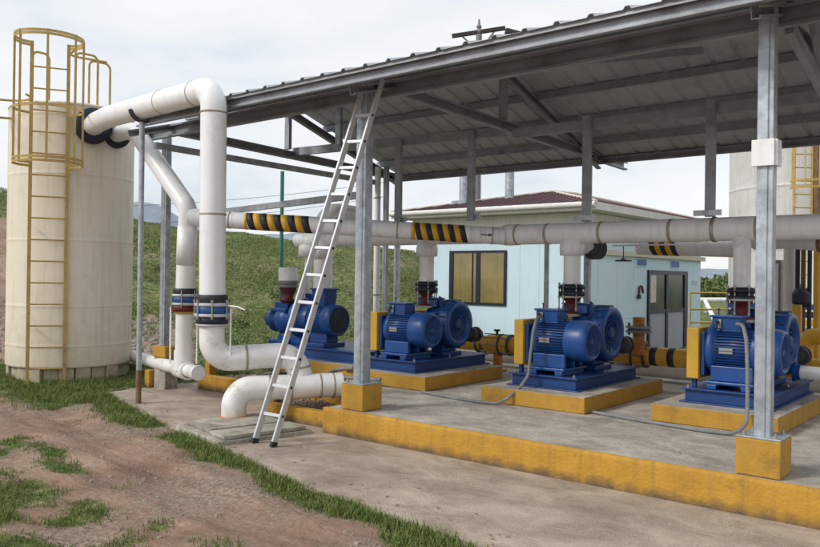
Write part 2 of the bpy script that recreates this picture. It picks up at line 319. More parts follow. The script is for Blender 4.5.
def ground_z(x,y):
    f,l=polar(x,y); z=0
    if f>.5:
        u=max(-1.6,min(3,l/f)); r=f
        foot=14.8 if u>-.35 else 14.8-min(1.6,(-.35-u)*8)
        t=sst((r-foot)/(31-foot)); c=crest(u)
        z=c*(t if c>0 else sst((r-13)/6))
        if t>.02: z+=.22*noise.noise(Vector((x*.35,y*.35,0)))*min(1,t*4)+.07*noise.noise(Vector((x*1.3,y*1.3,3)))*min(1,t*4)
        if r>60 and z>0: z=z
    d=edge_y(x)-y   # >0 on the dirt side
    inside_slab = d<0 and x>-10.2 and y<12.5
    if d>-.05:
        z+=min(1,max(0,d+.05)/.5)*(.03+.05*noise.noise(Vector((x*.8,y*.8,1)))+.02*noise.noise(Vector((x*3,y*3,2))))
        if r_track(d)>0: z-=.035*r_track(d)
    elif inside_slab: z-=.06
    if x<-9.6 and d<=-.05: z+=.13*sst((-9.6-x)/1.8)*sst(1-(y-6.5)/3.5) + .04*noise.noise(Vector((x*1.5,y*1.5,5)))*sst((-9.8-x)/.6)
    elif x<-8.5 and d>-.05: z+=.08*sst((-8.5-x)/3)
    return z
def r_track(d):   # wheel ruts
    a=abs(d-.75)/.28; b=abs(d-1.75)/.3
    return max(0,1-a*a)+max(0,1-b*b)
PATCH=[(-4.75,2.25,1.0,.5,1),(-6.1,2.6,1.0,.35,1),(-5.0,2.75,.6,.16,.8),(-7.2,3.35,.9,.2,.85),(-4.965, 2.239, 0.75, 0.38, 1), (-4.454, 2.33, 0.5, 0.3, 0.95), (-6.184, 2.745, 0.6, 0.22, 0.7), (-6.392, 3.204, 0.45, 0.12, 0.75), (-7.513, 3.517, 0.5, 0.1, 0.6), (-4.519, 2.906, 0.22, 0.12, 0.7), (-3.86, 2.856, 0.3, 0.12, 0.6), (-5.256, 2.856, 0.3, 0.12, 0.6), (-7.088, 3.058, 0.6, 0.14, 0.8), (-5.405, 3.257, 0.2, 0.08, 0.5)]
def grass_mask(x,y):
    d=edge_y(x)-y; f,l=polar(x,y); nz=noise.noise(Vector((x*.9,y*.9,7))); n2=noise.noise(Vector((x*2.7,y*2.7,17)))
    g=0
    if d>-.05 or x<-10:
        if f<13.2 and f>0:
            # verge strip along the slab
            wdt=.36+.3*nz+.12*n2 if x>-7.6 else (.55+.3*nz+.15*n2)
            if x<-9.2: wdt=1.25+.4*nz+.4*min(3,-9.2-x)
            strip=1-sst((d+.0)/max(.05,wdt)*1.0-.25) if d<wdt*1.25 else 0
            if -7.35<x<-6.9: strip*=.25
            g=max(g,strip)
            # lower left patches
            if x<-3.4:
                for (cx_,cy_,rx_,ry_,st_) in PATCH:
                    g=max(g,st_*sst((1-((x-cx_)/rx_)**2-((y-cy_)/ry_)**2+n2*1.6+nz*.8)/1.3))
            else: g=max(g,.3*sst((nz+n2-.5)/.3))
        elif f>=13.2:
            g=1
    if f>13.5:
        g=1
        # bare soil at the hill foot on the left
        u=l/f
        if u<-.27 and f<22: g=1-sst((17.9+3*nz+1.2*n2-f)/1.5)*(1 if u<-.30 else .6)
        if u<-.44 and f<30: g=min(g,1-sst((19.5+2*nz-abs(f-20)*1.0-14)/2.)) 
        if n2+nz>.75: g*=.6
    return g
def terrain(name, rows):
    vs=[];fs=[];cols=[]
    nx=len(rows[0])
    for r in rows: vs+=r
    for i in range(len(rows)-1):
        for k in range(nx-1): fs.append((i*nx+k,i*nx+k+1,(i+1)*nx+k+1,(i+1)*nx+k))
    me=bpy.data.meshes.new(name); me.from_pydata(vs,[],fs); me.update()
    a=me.attributes.new('grass','FLOAT','POINT')
    a.data.foreach_set('value',[grass_mask(v[0],v[1]) for v in vs])
    me.polygons.foreach_set('use_smooth',[True]*len(fs))
    o=bpy.data.objects.new(name,me); COL.objects.link(o); return o
# polar sheet around the viewpoint, dense near, reaching the horizon
rad=[.0,.4,.8,1.2,1.6]
r=1.9
while r<9.5: rad.append(r); r+=.06
while r<32: rad.append(r); r*=1.013
while r<2500: rad.append(r); r*=1.10
angs=[]
a=-180
while a<180:
    angs.append(a); a+= .3 if -36<a<36 else 4
angs.append(180)
rows=[]
for rr in rad:
    row=[]
    for a in angs:
        q=R(a); f=rr*math.cos(q); l=rr*math.sin(q)
        x=-.6344*f+.7729*l; y=.7729*f+.6344*l
        z=ground_z(x,y)
        if rr>900: z-= (rr-900)*.002
        row.append((x,y,z))
    rows.append(row)
ground=terrain('ground',rows); tag(ground,kind='structure')
def ground_mat():
    m=bpy.data.materials.new('ground_soil_and_turf'); m.use_nodes=True; nt=m.node_tree; N=nt.nodes; L=nt.links; b=N['Principled BSDF']; b.inputs['Roughness'].default_value=.95; b.inputs['Specular IOR Level'].default_value=.15
    tc=N.new('ShaderNodeTexCoord')
    def nz(s,d=7,r=.65):
        n=N.new('ShaderNodeTexNoise'); n.inputs['Scale'].default_value=s; n.inputs['Detail'].default_value=d; n.inputs['Roughness'].default_value=r; L.new(tc.outputs['Object'],n.inputs['Vector']); return n.outputs['Fac']
    def ramp(f,st):
        r=N.new('ShaderNodeValToRGB'); e=r.color_ramp.elements
        e[0].position=st[0][0]; e[0].color=(*st[0][1],1); e[1].position=st[-1][0]; e[1].color=(*st[-1][1],1)
        for p,c in st[1:-1]: k=e.new(p); k.color=(*c,1)
        L.new(f,r.inputs[0]); return r.outputs[0]
    def mix(f,a,bb,ty='MIX'):
        q=N.new('ShaderNodeMix'); q.data_type='RGBA'; q.blend_type=ty
        if isinstance(f,float): q.inputs['Factor'].default_value=f
        else: L.new(f,q.inputs['Factor'])
        L.new(a,q.inputs['A']); L.new(bb,q.inputs['B']); return q.outputs['Result']
    soil=ramp(nz(1.3,9,.7),[(.3,(.185,.115,.082)),(.5,(.34,.225,.165)),(.7,(.47,.345,.27))])
    peb=ramp(nz(26,5,.8),[(.35,(.12,.09,.07)),(.5,(.31,.24,.19)),(.66,(.52,.45,.39))])
    mpt=N.new('ShaderNodeMapping'); mpt.inputs['Rotation'].default_value=(0,0,R(14)); mpt.inputs['Scale'].default_value=(.28,2.6,1); L.new(tc.outputs['Object'],mpt.inputs[0])
    nst=N.new('ShaderNodeTexNoise'); nst.inputs['Scale'].default_value=2.0; nst.inputs['Detail'].default_value=8; nst.inputs['Roughness'].default_value=.7; L.new(mpt.outputs[0],nst.inputs['Vector'])
    soil=mix(1.,soil,ramp(nst.outputs['Fac'],[(.34,(.62,.58,.56)),(.5,(.95,.93,.92)),(.66,(1.25,1.2,1.17))]),'MULTIPLY')
    soil=mix(ramp(nz(.9,4,.5),[(.42,(.12,.12,.12)),(.62,(.75,.75,.75))]),soil,peb)
    gr=ramp(nz(.55,9,.75),[(.3,(.09,.125,.045)),(.48,(.17,.21,.075)),(.66,(.33,.29,.17))])
    gr2=ramp(nz(7,6,.7),[(.36,(.25,.25,.25)),(.62,(1.15,1.15,1.15))]); gr=mix(1.,gr,gr2,'MULTIPLY')
    at=N.new('ShaderNodeAttribute'); at.attribute_name='grass'
    na=N.new('ShaderNodeMath'); na.operation='MULTIPLY_ADD'; na.inputs[1].default_value=.7; L.new(nz(6,8,.75),na.inputs[0]); L.new(at.outputs['Fac'],na.inputs[2])
    mr=N.new('ShaderNodeMapRange'); mr.inputs[1].default_value=.72; mr.inputs[2].default_value=.95; L.new(na.outputs[0],mr.inputs[0])
    L.new(mix(mr.outputs[0],soil,gr),b.inputs['Base Color'])
    bp=N.new('ShaderNodeBump'); bp.inputs['Strength'].default_value=.9; bp.inputs['Distance'].default_value=.035
    ad=N.new('ShaderNodeMath'); ad.operation='ADD'; L.new(nz(22,7,.7),ad.inputs[0]); L.new(nz(5,5,.6),ad.inputs[1]); L.new(ad.outputs[0],bp.inputs['Height']); L.new(bp.outputs[0],b.inputs['Normal'])
    return m
ground.data.materials.append(ground_mat())

# concrete apron: follows the dirt edge with a ragged border
mb=MB(); top=[];n=150
for i in range(n+1):
    x=-10.0+13.5*i/n; y=edge_y(x)+.06*noise.noise(Vector((x*2.3,0,0)))+.03*noise.noise(Vector((x*9,0,0)))
    top.append((x,y))
vs=[(x,y,.0) for x,y in top]+[(x,6.0 if x>-9.4 else 6.0,.0) for x,y in top]+[(x,y,-.1) for x,y in top]
# upper sheet split where platform begins so nothing overlaps
fs=[(i,i+1,n+1+i+1,n+1+i) for i in range(n)]+[(i+1,i,2*(n+1)+i,2*(n+1)+i+1) for i in range(n)]
mb.add(vs,fs); 
ap=mb.build('concrete_apron','apron'); tag(ap,kind='structure')
MB().box(-12.6,-5.88,6.0,13,-.1,-.012).build('yard_floor','apron')['kind']='structure'

# raised platform
X0=-5.86
plat=thing('pump_platform',(X0,5.75,0),'long raised concrete platform with a weathered yellow painted front step','platform')
mb=MB(); mb.box(X0,3.0,5.76,10.9,-.1,.262); mb.box(-7.25,X0-.013,6.62,10.9,-.1,.260); mb.build('slab','floor',plat,.008)
# yellow painted front face, slightly uneven
mb=MB(); nn=420; vs=[]
for i in range(nn+1):
    x=X0-.006+(3.0-X0)*i/nn
    for k,(z,y) in enumerate(((-.08,5.745),(.05,5.742),(.15,5.744),(.235,5.747),(.2655,5.752),(.2665,5.79))):
        ch=max(0,noise.noise(Vector((x*6,3,2)))-.32)*.06 if k in (3,4) else 0
        vs.append((x,y+.006*noise.noise(Vector((x*3,z*9,1)))+ch,z-ch*.6+(.004*noise.noise(Vector((x*5,0,0))) if k>3 else 0)))
fs=[(i*6+k,(i+1)*6+k,(i+1)*6+k+1,i*6+k+1) for i in range(nn) for k in range(5)]
mb.add(vs,fs,True); mb.box(X0-.012,X0-.002,5.746,6.615,-.08,.2645); mb.box(-7.27,X0-.014,6.608,6.618,-.08,.2625)
mb.build('front_face','plinth',plat)

# side kerb, gravel bed
kb=thing('low_kerb',(-7,6.3,0),'low yellow painted kerb around the gravel bed, left of the platform','kerb')
mb=MB(); mb.box(-9.45,-7.75,6.74,6.86,-.1,.2); mb.bar((-7.75,6.80,.05),(-7.0,5.98,.05),.12,.28); mb.box(-7.0,-5.875,5.92,6.04,-.1,.165)
mb.build('kerb_run','plinth',kb,.01)
mb=MB(); mb.box(-9.46,-9.36,6.87,6.99,-.1,.45); mb.box(-8.42,-8.34,6.733,6.735,0,.2); mb.build('kerb_post','plinth',kb,.008)
mb=MB(); g=40; vs=[]
for i in range(g+1):
    for j in range(g+1):
        x=-9.3+3.42*i/g; y=6.06+3.2*j/g
        vs.append((x,y,.12+.05*noise.noise(Vector((x*2,y*2,0)))+.02*noise.noise(Vector((x*9,y*9,0))) - (.25 if (y<6.85 and x+y< -.98) else 0)))
fs=[(i*(g+1)+j,(i+1)*(g+1)+j,(i+1)*(g+1)+j+1,i*(g+1)+j+1) for i in range(g) for j in range(g)]
mb.add(vs,fs,True); mb.build('gravel_bed','gravel')['kind']='structure'

# access cover slabs
cv=thing('pit_cover',(-6.5,5.2,0),'flat grey concrete pit cover slabs around the bent white pipe','cover')
def rot(mbx,c,a,x0,x1,y0,y1,z0,z1):
    q=R(a); 
    def T(x,y,z): return (c[0]+x*math.cos(q)-y*math.sin(q),c[1]+x*math.sin(q)+y*math.cos(q),z)
    b=MB().box(x0,x1,y0,y1,z0,z1); b.v=[T(*v) for v in b.v]; mbx.add(b.v,b.f)
mb=MB(); rot(mb,(-6.52,5.22),-12,-.52,.52,-.52,.52,-.05,.045); mb.build('base_slab','lid',cv,.01)
mb=MB(); rot(mb,(-6.52,5.22),-12,-.46,.12,-.42,.42,.049,.088); rot(mb,(-6.52,5.22),-12,.16,.5,-.45,.46,.049,.085); mb.build('cover_plate','lid',cv,.006)

# ------------------------------------------------------------------ plinths
def plinth(x0,x1,y0,y1,label):
    t=thing('pump_plinth',((x0+x1)/2,y0,.266),label,'plinth','yellow edged plinths under the pumps')
    MB().box(x0,x1,y0,y1,.2655,.43).build('painted_sides','plinth_clean',t,.008)
    MB().box(x0+.004,x1-.004,y0+.004,y1-.004,.4302,.434).build('bare_top','floor',t)
    return t
plinth(-9.3,-7.15,7.6,9.3,'yellow edged concrete plinth under the leftmost pump, behind the ladder')
plinth(-7.12,-5.8,7.38,9.1,'yellow edged concrete plinth under the second pump from the left')
plinth(-4.92,-3.65,7.27,9.35,'yellow edged plinth with a grey hose drooping across it, second from right')
plinth(-3.02,-1.85,7.43,9.12,'yellow edged concrete plinth under the rightmost pump, behind the front right post')

# ------------------------------------------------------------------ pumps
def make_pump():
    P=thing('pump_set',(0,0,0),'','pump','blue belt driven pump sets in a row')
    # skid: I beam frame
    mb=MB()
    mb.box(0,.86,0,1.64,.128,.145); mb.box(-.01,.87,-.01,1.65,0,.016); mb.box(.035,.825,.035,1.605,.016,.128)
    mb.build('skid','blue_dark',P,.004)
    mb=MB()
    for x in (.06,.8):
        for y in (.05,.8,1.58): mb.cut().lathe((x,y,.145),(0,0,1),[(0,.016),(.014,.016),(.014,.009),(.03,.009)],8)
    mb.build_each('anchor_bolt','steel',P)
    # motor
    ax=(.20,.31,.525)
    mt=MB(); r=.205
    mt.smoothlathe((.205,.31,.525),(1,0,0),[(0,.06),(.0,.17),(.008,.205),(.05,.218),(.06,.222),(.085,.222),(.09,.2),(.42,.2),(.425,.222),(.44,.226),(.60,.226),(.655,.218),(.69,.20),(.695,.175),(.665,.17),(.665,.02)],40)
    mo=mt.build('motor','blue',P)
    fn=MB()
    for k in range(44):
        a=2*math.pi*k/44
        c=Vector((0,math.cos(a),math.sin(a))); t=Vector((0,-math.sin(a),math.cos(a)))
        if math.sin(a)>.93: continue
        p0=Vector((.295,.31,.525))+c*.208; p1=Vector((.628,.31,.525))+c*.208
        fn.bar(p0,p1,.007,.030,c)
    fn.build('cooling_fins','blue_dark',mo)
    gr=MB()
    gr.lathe((.855,.31,.525),(1,0,0),[(0,.173),(.012,.173)],36)
    gr.build('fan_grille','grille',mo)
    gb=MB()
    for rr in (.04,.07,.1,.13,.16): gb.tube([(.872,.31+rr*math.cos(2*math.pi*k/30),.525+rr*math.sin(2*math.pi*k/30)) for k in range(30)],.0035,6,closed=True)
    for k in range(8):
        a=math.pi*k/8+.1; gb.bar((.874,.31-.165*math.cos(a),.525-.165*math.sin(a)),(.874,.31+.165*math.cos(a),.525+.165*math.sin(a)),.006,.005)
    gb.lathe((.87,.31,.525),(1,0,0),[(0,.035),(.01,.03)],16)
    gb.build('grille_wire','blue',mo)
    # motor feet
    ft=MB()
    for x0 in (.24,.56):
        ft.box(x0,x0+.09,.05,.57,.146,.195)
    ft.box(.235,.68,.04,.58,.196,.226)
    for y0,y1 in ((.10,.15),(.47,.52)): ft.box(.26,.655,y0,y1,.227,.375)
    ft.box(.24,.675,.30-.012,.30+.012,.227,.34)
    ft.build('motor_feet','blue',P,.008)
    ub=MB()
    for x in (.265,.345,.58,.66):
        ub.cut().lathe((x-.02,.065,.19),(0,0,1),[(0,.014),(.018,.014),(.018,.008),(.04,.008)],8)
    ub.build_each('foot_bolt','steel',P)
    MB().box(.34,.47,.0905,.0925,.50,.56).build('rating_plate','steel',mo)
    ey=MB(); ey.tube([(.56+.0*k,.31+.028*math.cos(2*math.pi*k/16),.775+.028*math.sin(2*math.pi*k/16)) for k in range(16)],.008,6,closed=True); ey.build('lifting_eye','blue_dark',mo)
    # terminal box
    tb=MB(); tb.box(.22,.52,.19,.43,.715,.725); tb.box(.235,.505,.205,.415,.725,.845); tb.box(.218,.522,.188,.432,.845,.868)
    tb.build('terminal_box','blue',P,.006)
    tn=MB(); tn.tube([(.3,.2,.8),(.3,.14,.8),(.3,.12,.74)],.014,8,br=.02); tn.lathe((.27,.3,.868),(0,0,1),[(0,.006),(.05,.006),(.05,.018),(.062,.012)],8)
    tn.build('cable_gland','black',P)
    # belt guard
    gd=MB(); gd.box(.035,.155,.06,1.22,.235,.74); gd.build('belt_guard','guard',P,.01)
    gs=MB(); gs.box(.158,.200,.10,1.2,.27,.70); gs.build('guard_backplate','blue_dark',P,.01)
    gl=MB(); gl.box(.07,.11,.12,.16,.146,.235); gl.box(.07,.11,1.1,1.14,.146,.235); gl.build('guard_foot','blue_dark',P)
    # pump body behind the motor, axis parallel to the motor
    pc=(.30,1.03,.575)
    pb=MB()
    pb.smoothlathe((.24,1.03,.575),(1,0,0),[(0,.05),(0,.12),(.05,.14),(.09,.2),(.13,.265),(.16,.275),(.36,.275),(.38,.3),(.385,.315),(.44,.317),(.52,.315),(.55,.30),(.555,.24),(.53,.215),(.50,.20),(.50,.03)],48)
    body=pb.build('pump_casing','blue',P)
    dr=MB()
    for k in range(16):
        a=2*math.pi*k/16+.1
        dr.bar((.742,1.03+.055*math.cos(a),.575+.055*math.sin(a)),(.742,1.03+.2*math.cos(a),.575+.2*math.sin(a)),.006,.02,(1,0,0))
    for rr in (.11,.17): dr.tube([(.755,1.03+rr*math.cos(2*math.pi*k/30),.575+rr*math.sin(2*math.pi*k/30)) for k in range(30)],.005,6,closed=True)
    dr.lathe((.74,1.03,.575),(1,0,0),[(0,.075),(.03,.07),(.045,.05)],20)
    dr.build('end_cover_ribs','blue_dark',body)
    bo=MB()
    for k in range(18):
        a=2*math.pi*k/18; bo.cut().lathe((.60,1.03+.318*math.cos(a),.575+.318*math.sin(a)),(1,0,0),[(0,.014),(.16,.014)],8)
    bo.build_each('casing_bolt','blue_dark',body)
    vb=MB()
    vb.add([(.22,.80,.80),(.56,.80,.80),(.56,1.02,.80),(.22,1.02,.80),(.235,.815,.905),(.545,.815,.905),(.545,1.0,.905),(.235,1.0,.905)],[(3,2,1,0),(4,5,6,7),(0,1,5,4),(1,2,6,5),(2,3,7,6),(3,0,4,7)])
    vb.box(.225,.555,.805,1.01,.905,.925); vb.box(.30,.48,.9,1.3,.84,.88)
    vb.add([(.36,.86,.60),(.66,.86,.60),(.66,1.2,.60),(.36,1.2,.60),(.40,.88,.90),(.62,.88,.90),(.62,1.18,.90),(.40,1.18,.90)],[(3,2,1,0),(4,5,6,7),(0,1,5,4),(1,2,6,5),(2,3,7,6),(3,0,4,7)])
    vb.build('top_housing','blue',P,.012)
    rb=MB()
    for k in range(10):
        a=2*math.pi*k/10+.15; c=Vector((0,math.cos(a),math.sin(a))); rb.bar(Vector((.40,1.03,.575))+c*.285,Vector((.625,1.03,.575))+c*.315,.014,.03,c)
    rb.build('casing_ribs','blue',body)
    bh=MB(); bh.lathe((.20,1.03,.575),(1,0,0),[(0,.07),(.06,.07),(.06,.095),(.09,.1)],24); bh.tube([(.60,.86,.93),(.60,.80,.95),(.72,.76,.72),(.74,.8,.5)],.009,8,br=.05); bh.build('bearing_housing','blue_dark',P)
    dc=MB(); dc.box(.30,.33,.185,.19,.74,.83); dc.build('box_cover_screw','steel',P)
    fb=MB(); fb.box(.36,.68,.82,1.24,.146,.20); fb.box(.42,.62,.88,1.18,.2,.36); fb.build('pump_pedestal','blue',P,.01)
    # suction coupling on the right behind
    sc=MB(); sc.lathe((.78,1.25,.42),(0,1,0),[(0,.06),(.05,.06),(.05,.105),(.08,.105),(.08,.065),(.16,.065),(.16,.105),(.19,.105),(.19,.07),(.26,.07)],24)
    sc.build('suction_flange','conduit_dark',P)
    return P
proto=make_pump()
pumps=[((-6.95,7.55,.434),'blue pump set in front of the yellow curtained window, second from the left'),
       ((-4.74,7.55,.434),'blue pump set with grey hose drooping over its plinth, second from the right'),
       ((-2.84,7.73,.434),'blue motor and pump set partly hidden by the front right post, rightmost in the row')]
PS=[]
for i,(loc,lab) in enumerate(pumps):
    o=proto if i==0 else copy_tree(proto)
    o.location=loc; o['label']=lab; PS.append(o)

o=PS[2]; ox,oy,oz=o.location
MB().smoothlathe((ox+.205,oy+.33,oz+.53),(1,0,0),[(0,.05),(0,.25),(.02,.268),(.06,.268),(.075,.25),(.09,.21)],48).build('end_bell','blue',o)
# leftmost pump: different, in-line machine
P1=thing('pump_set',(-9.3,7.8,.434),'dark blue in-line pump set behind the leaning ladder, leftmost of the row','pump','blue belt driven pump sets in a row')
A=Vector((1,0,0)); y1=8.1; z1=.99
mb=MB(); mb.box(-9.25,-7.2,7.78,8.9,.434,.46); mb.box(-9.2,-7.22,7.81,8.87,.46,.575); mb.box(-9.25,-7.2,7.78,8.9,.575,.6); mb.build('skid','blue_dark',P1,.005)
mb=MB(); mb.smoothlathe((-9.5,y1,z1-.04),A,[(0,.03),(0,.09),(.03,.12),(.08,.125),(.09,.07),(.14,.07),(.15,.17),(.17,.19),(.2,.19),(.22,.12),(.3,.13),(.34,.2),(.38,.22),(.55,.22),(.6,.16),(.72,.16)],36); pc=mb.build('pump_casing','blue',P1)
mb=MB()
for yy in (-1,1): mb.bar((-9.3,y1+.13*yy,z1+.12),(-8.9,y1+.18*yy,z1+.12),.05,.06)
mb.box(-9.25,-8.95,y1-.12,y1+.12,z1-.05,z1+.24); mb.box(-9.2,-8.6,y1-.1,y1+.1,.6,.72); mb.box(-9.3,-8.9,y1-.2,y1+.2,.6,.66); mb.build('pump_bracket','blue',P1,.015)
mb=MB(); mb.lathe((-9.52,y1,z1-.04),A,[(0,.03),(.03,.035)],12); mb.build('shaft_cap','steel',P1)
mb=MB(); mb.smoothlathe((-8.78,y1,z1),A,[(0,.1),(0,.24),(.02,.29),(.05,.305),(.1,.305),(.13,.29),(.14,.22),(.3,.2)],44); mb.build('coupling_housing','blue',P1)
mb=MB(); mb.smoothlathe((-8.55,y1,z1),A,[(0,.19),(.1,.19),(.12,.215),(.38,.215),(.40,.235),(.52,.235),(.58,.225),(.6,.2),(.585,.19),(.585,.02)],40); m1=mb.build('motor','blue',P1)
mb=MB(); mb.lathe((-7.962,y1,z1),A,[(0,.186),(.006,.186)],30); mb.build('fan_grille','grille',m1)
mb=MB()
for k in range(36):
    a=2*math.pi*k/36; c=Vector((0,math.cos(a),math.sin(a))); p=Vector((-8.42,y1,z1))+c*.215; mb.bar(p,p+A*.25,.007,.035,c)
mb.build('cooling_fins','blue_dark',m1)
mb=MB()
def frus(mb,x0,x1,ya,yb,za,zb,k):
    cx=(x0+x1)/2; cy=(ya+yb)/2
    v=[]
    for z,s in ((za,k),(zb,1)):
        for a,b in ((-1,-1),(1,-1),(1,1),(-1,1)): v.append((cx+a*(x1-x0)/2*s,cy+b*(yb-ya)/2*s,z))
    mb.add(v,[(3,2,1,0),(4,5,6,7),(0,1,5,4),(1,2,6,5),(2,3,7,6),(3,0,4,7)])
frus(mb,-8.42,-8.14,y1-.13,y1+.13,1.16,1.43,.72); mb.box(-8.44,-8.12,y1-.15,y1+.15,1.43,1.455); mb.build('terminal_box','blue',P1,.008)
mb=MB(); frus(mb,-8.86,-8.5,8.25,8.6,1.05,1.36,.8); mb.build('discharge_nozzle','blue',P1,.01)
mb=MB(); mb.box(-8.5,-8.05,y1-.22,y1+.22,.6,.66); mb.box(-8.45,-8.1,y1-.12,y1+.12,.66,.82); mb.build('motor_feet','blue_dark',P1,.01)

# small valve stack with cream cap on the leftmost pump
vs_=thing('valve_stack',(-9.08,7.9,1.24),'short pipe stack with red cone, grey flange and cream cap above the leftmost pump','valve')
c=(-9.02,8.05)
MB().smoothlathe((*c,1.22),(0,0,1),[(0,.1),(.03,.13),(.05,.13),(.055,.08),(.16,.11),(.2,.13),(.24,.13)],28).build('cone','red',vs_)
MB().lathe((*c,1.455),(0,0,1),[(0,.16),(.035,.16),(.035,.14),(.06,.14),(.06,.165),(.1,.165)],28).build('flange','conduit',vs_)
MB().smoothlathe((*c,1.555),(0,0,1),[(0,.145),(.19,.148),(.2,.14),(.2,.001)],32).build('cap','pvc_old',vs_)

# ------------------------------------------------------------------ overhead header and risers
def band(mb,x,r,w=.012,ang=None): pass
HY,HZ,HR=8.4,2.185,.125
hd=thing('header_pipe',(-3,HY,HZ),'large overhead white header pipe hung under the shelter above the pumps','pipe')
MB().cyl((-9.2,HY,HZ),(-5.35,HY,HZ),.105,36).build('pipe_run','pvc_grey',hd)
mb=MB(); mb.smoothlathe((-5.36,HY,HZ),A,[(0,.105),(.02,.132),(.12,.135),(.2,.132),(.21,HR)],40); mb.cyl((-5.15,HY,HZ),(3.0,HY,HZ),HR,48); mb.build('pipe_run','pvc_old',hd)
mb=MB()
for x in (-5.15,-4.72,-4.02,-3.2,-2.3,-1.55,-.6): mb.cut().smoothlathe((x,HY,HZ),A,[(-.02,HR-.001),(-.016,HR+.005),(.016,HR+.005),(.02,HR-.001)],40)
mb.build_each('joint_ring','seal',hd)
mb=MB()
for x in (-2.74,): mb.smoothlathe((x,HY,HZ),A,[(-.02,HR-.001),(-.016,HR+.009),(.016,HR+.009),(.02,HR-.001)],40)
mb.build('pipe_clamp','steel',hd)

def riser(x,z0,label,r=.1,zt=None,collar=True,mt='pvc_old',small=False):
    t=thing('riser_pipe',(x,HY,z0),label,'pipe','riser pipes from the pumps to the header')
    mb=MB(); mb.cyl((x,HY,1.54),(x,HY,HZ-.06),r,28); mb.build('pipe_run',mt,t)
    if collar:
        mb=MB(); mb.smoothlathe((x,HY,1.95),(0,0,1),[(-.03,r),(-.028,r+.045),(.07,r+.05),(.16,r+.03),(.2,r)],28); mb.build('collar','pvc_grey',t)
    mb=MB(); mb.smoothlathe((x,HY,1.44),(0,0,1),[(0,r+.01),(0,r+.055),(.05,r+.06),(.055,r+.03),(.08,r+.03),(.085,r+.06),(.12,r+.055),(.14,r+.01)],28); mb.build('coupling','navy',t)
    mb=MB(); mb.smoothlathe((x,HY,z0),(0,0,1),[(0,.12),(.03,.12),(.035,.075),(.1,.085),(.15,.07),(.18,.11),(.2,.11)],24); mb.build('check_valve','red',t)
    mb=MB()
    for k in range(6):
        a=2*math.pi*k/6+.3; px,py=x+(r+.05)*math.cos(a),HY+(r+.05)*math.sin(a)
        mb.cut().cyl((px,py,z0+.04),(px,py,1.6),.008,8)
        for zz in (z0+.06,z0+.19,1.42,1.57): mb.cyl((px,py,zz),(px,py,zz+.018),.016,6)
    mb.build_each('tie_bolt','steel',t)
    mb=MB(); mb.cut().lathe((x,HY,z0+.2),(0,0,1),[(0,.15),(.022,.15)],24); mb.cut().lathe((x,HY,z0-.02),(0,0,1),[(0,.14),(.03,.14)],24)
    mb.build_each('flange_plate','steel',t)
    return t
riser(-6.60,1.24,'white riser pipe with red check valve above the second pump from the left')
riser(-4.40,1.22,'white riser pipe with red check valve in front of the blue building corner')
riser(-2.46,1.24,'pale grey riser pipe with black coupling beside the front right post',mt='pvc_grey',r=.085,collar=False)
t=thing('riser_pipe',(-8.62,HY,1.4),'thick white riser pipe behind the leaning ladder, over the leftmost pump','pipe','riser pipes from the pumps to the header')
MB().tube([(-8.62,HY,1.36),(-8.62,HY,2.62),(-8.62,HY+.9,2.62),(-8.62,HY+.9,2.2)],.145,28,br=.26).build('pipe_run','pvc',t)
MB().smoothlathe((-8.62,HY,1.9),(0,0,1),[(0,.14),(.0,.165),(.2,.165),(.2,.14)],28).build('collar','pvc_grey',t)
t=thing('drop_pipe',(-8.98,8.4,1.2),'thin cream drop pipe with a wide collar, left of the thick riser behind the ladder','pipe')
MB().cyl((-8.98,8.42,1.2),(-8.98,8.42,2.1),.05,20).build('pipe_run','pvc_old',t)
MB().smoothlathe((-8.98,8.42,1.93),(0,0,1),[(0,.05),(0,.15),(.16,.15),(.2,.1)],24).build('collar','pvc_old',t)

# front branch header with hazard bands: from the tee at left to the joint
LA=Vector((-8.71,6.05,2.375)); LB=Vector((-5.30,8.33,2.165)); LD=(LB-LA); LL=LD.length; LDn=LD.normalized()
br=thing('branch_pipe',LA,'white overhead branch pipe with black and yellow hazard bands crossing behind the ladder','pipe')
MB().cyl(LA,LB,.108,40).build('pipe_run','pvc_grey',br)
def hazard(mb_y,mb_b,p,d,r,L0,L1,n,first_black=True):
    w=(L1-L0)/n
    for k in range(n):
        tgt=mb_b if (k%2==0)==first_black else mb_y
        a=L0+k*w
        # bands lean slightly, like hand wrapped tape
        tgt.cut().smoothlathe(p,d,[(a,r),(a,r+.0025),(a+w,r+.0025),(a+w,r)],40)
        dn=Vector(d).normalized(); st_=tgt.cuts[-1][0]
        for i_ in range(st_,len(tgt.v)):
            v_=Vector(tgt.v[i_]); rel=v_-Vector(p); rad_=rel-dn*rel.dot(dn)
            tgt.v[i_]=tuple(v_+dn*(-rad_.z*.28))
ya=MB(); bb=MB()
hazard(ya,bb,LA,LDn,.108,.80,1.62,9)
hazard(ya,bb,LA,LDn,.108,2.98,3.62,9)
ya.cut().smoothlathe(LA,LDn,[(.76,.108),(.76,.1105),(.80,.1105),(.80,.108)],40); ya.cut().smoothlathe(LA,LDn,[(2.93,.108),(2.93,.1105),(2.98,.1105),(2.98,.108)],40)
ya.build_each('yellow_band','yellow',br); bb.build_each('black_band','black',br)
mb=MB()
for t0 in (.55,1.95,2.75,3.95): mb.cut().smoothlathe(LA,LDn,[(t0-.01,.108),(t0-.008,.113),(t0+.008,.113),(t0+.01,.108)],40)
mb.build_each('joint_ring','seal',br)
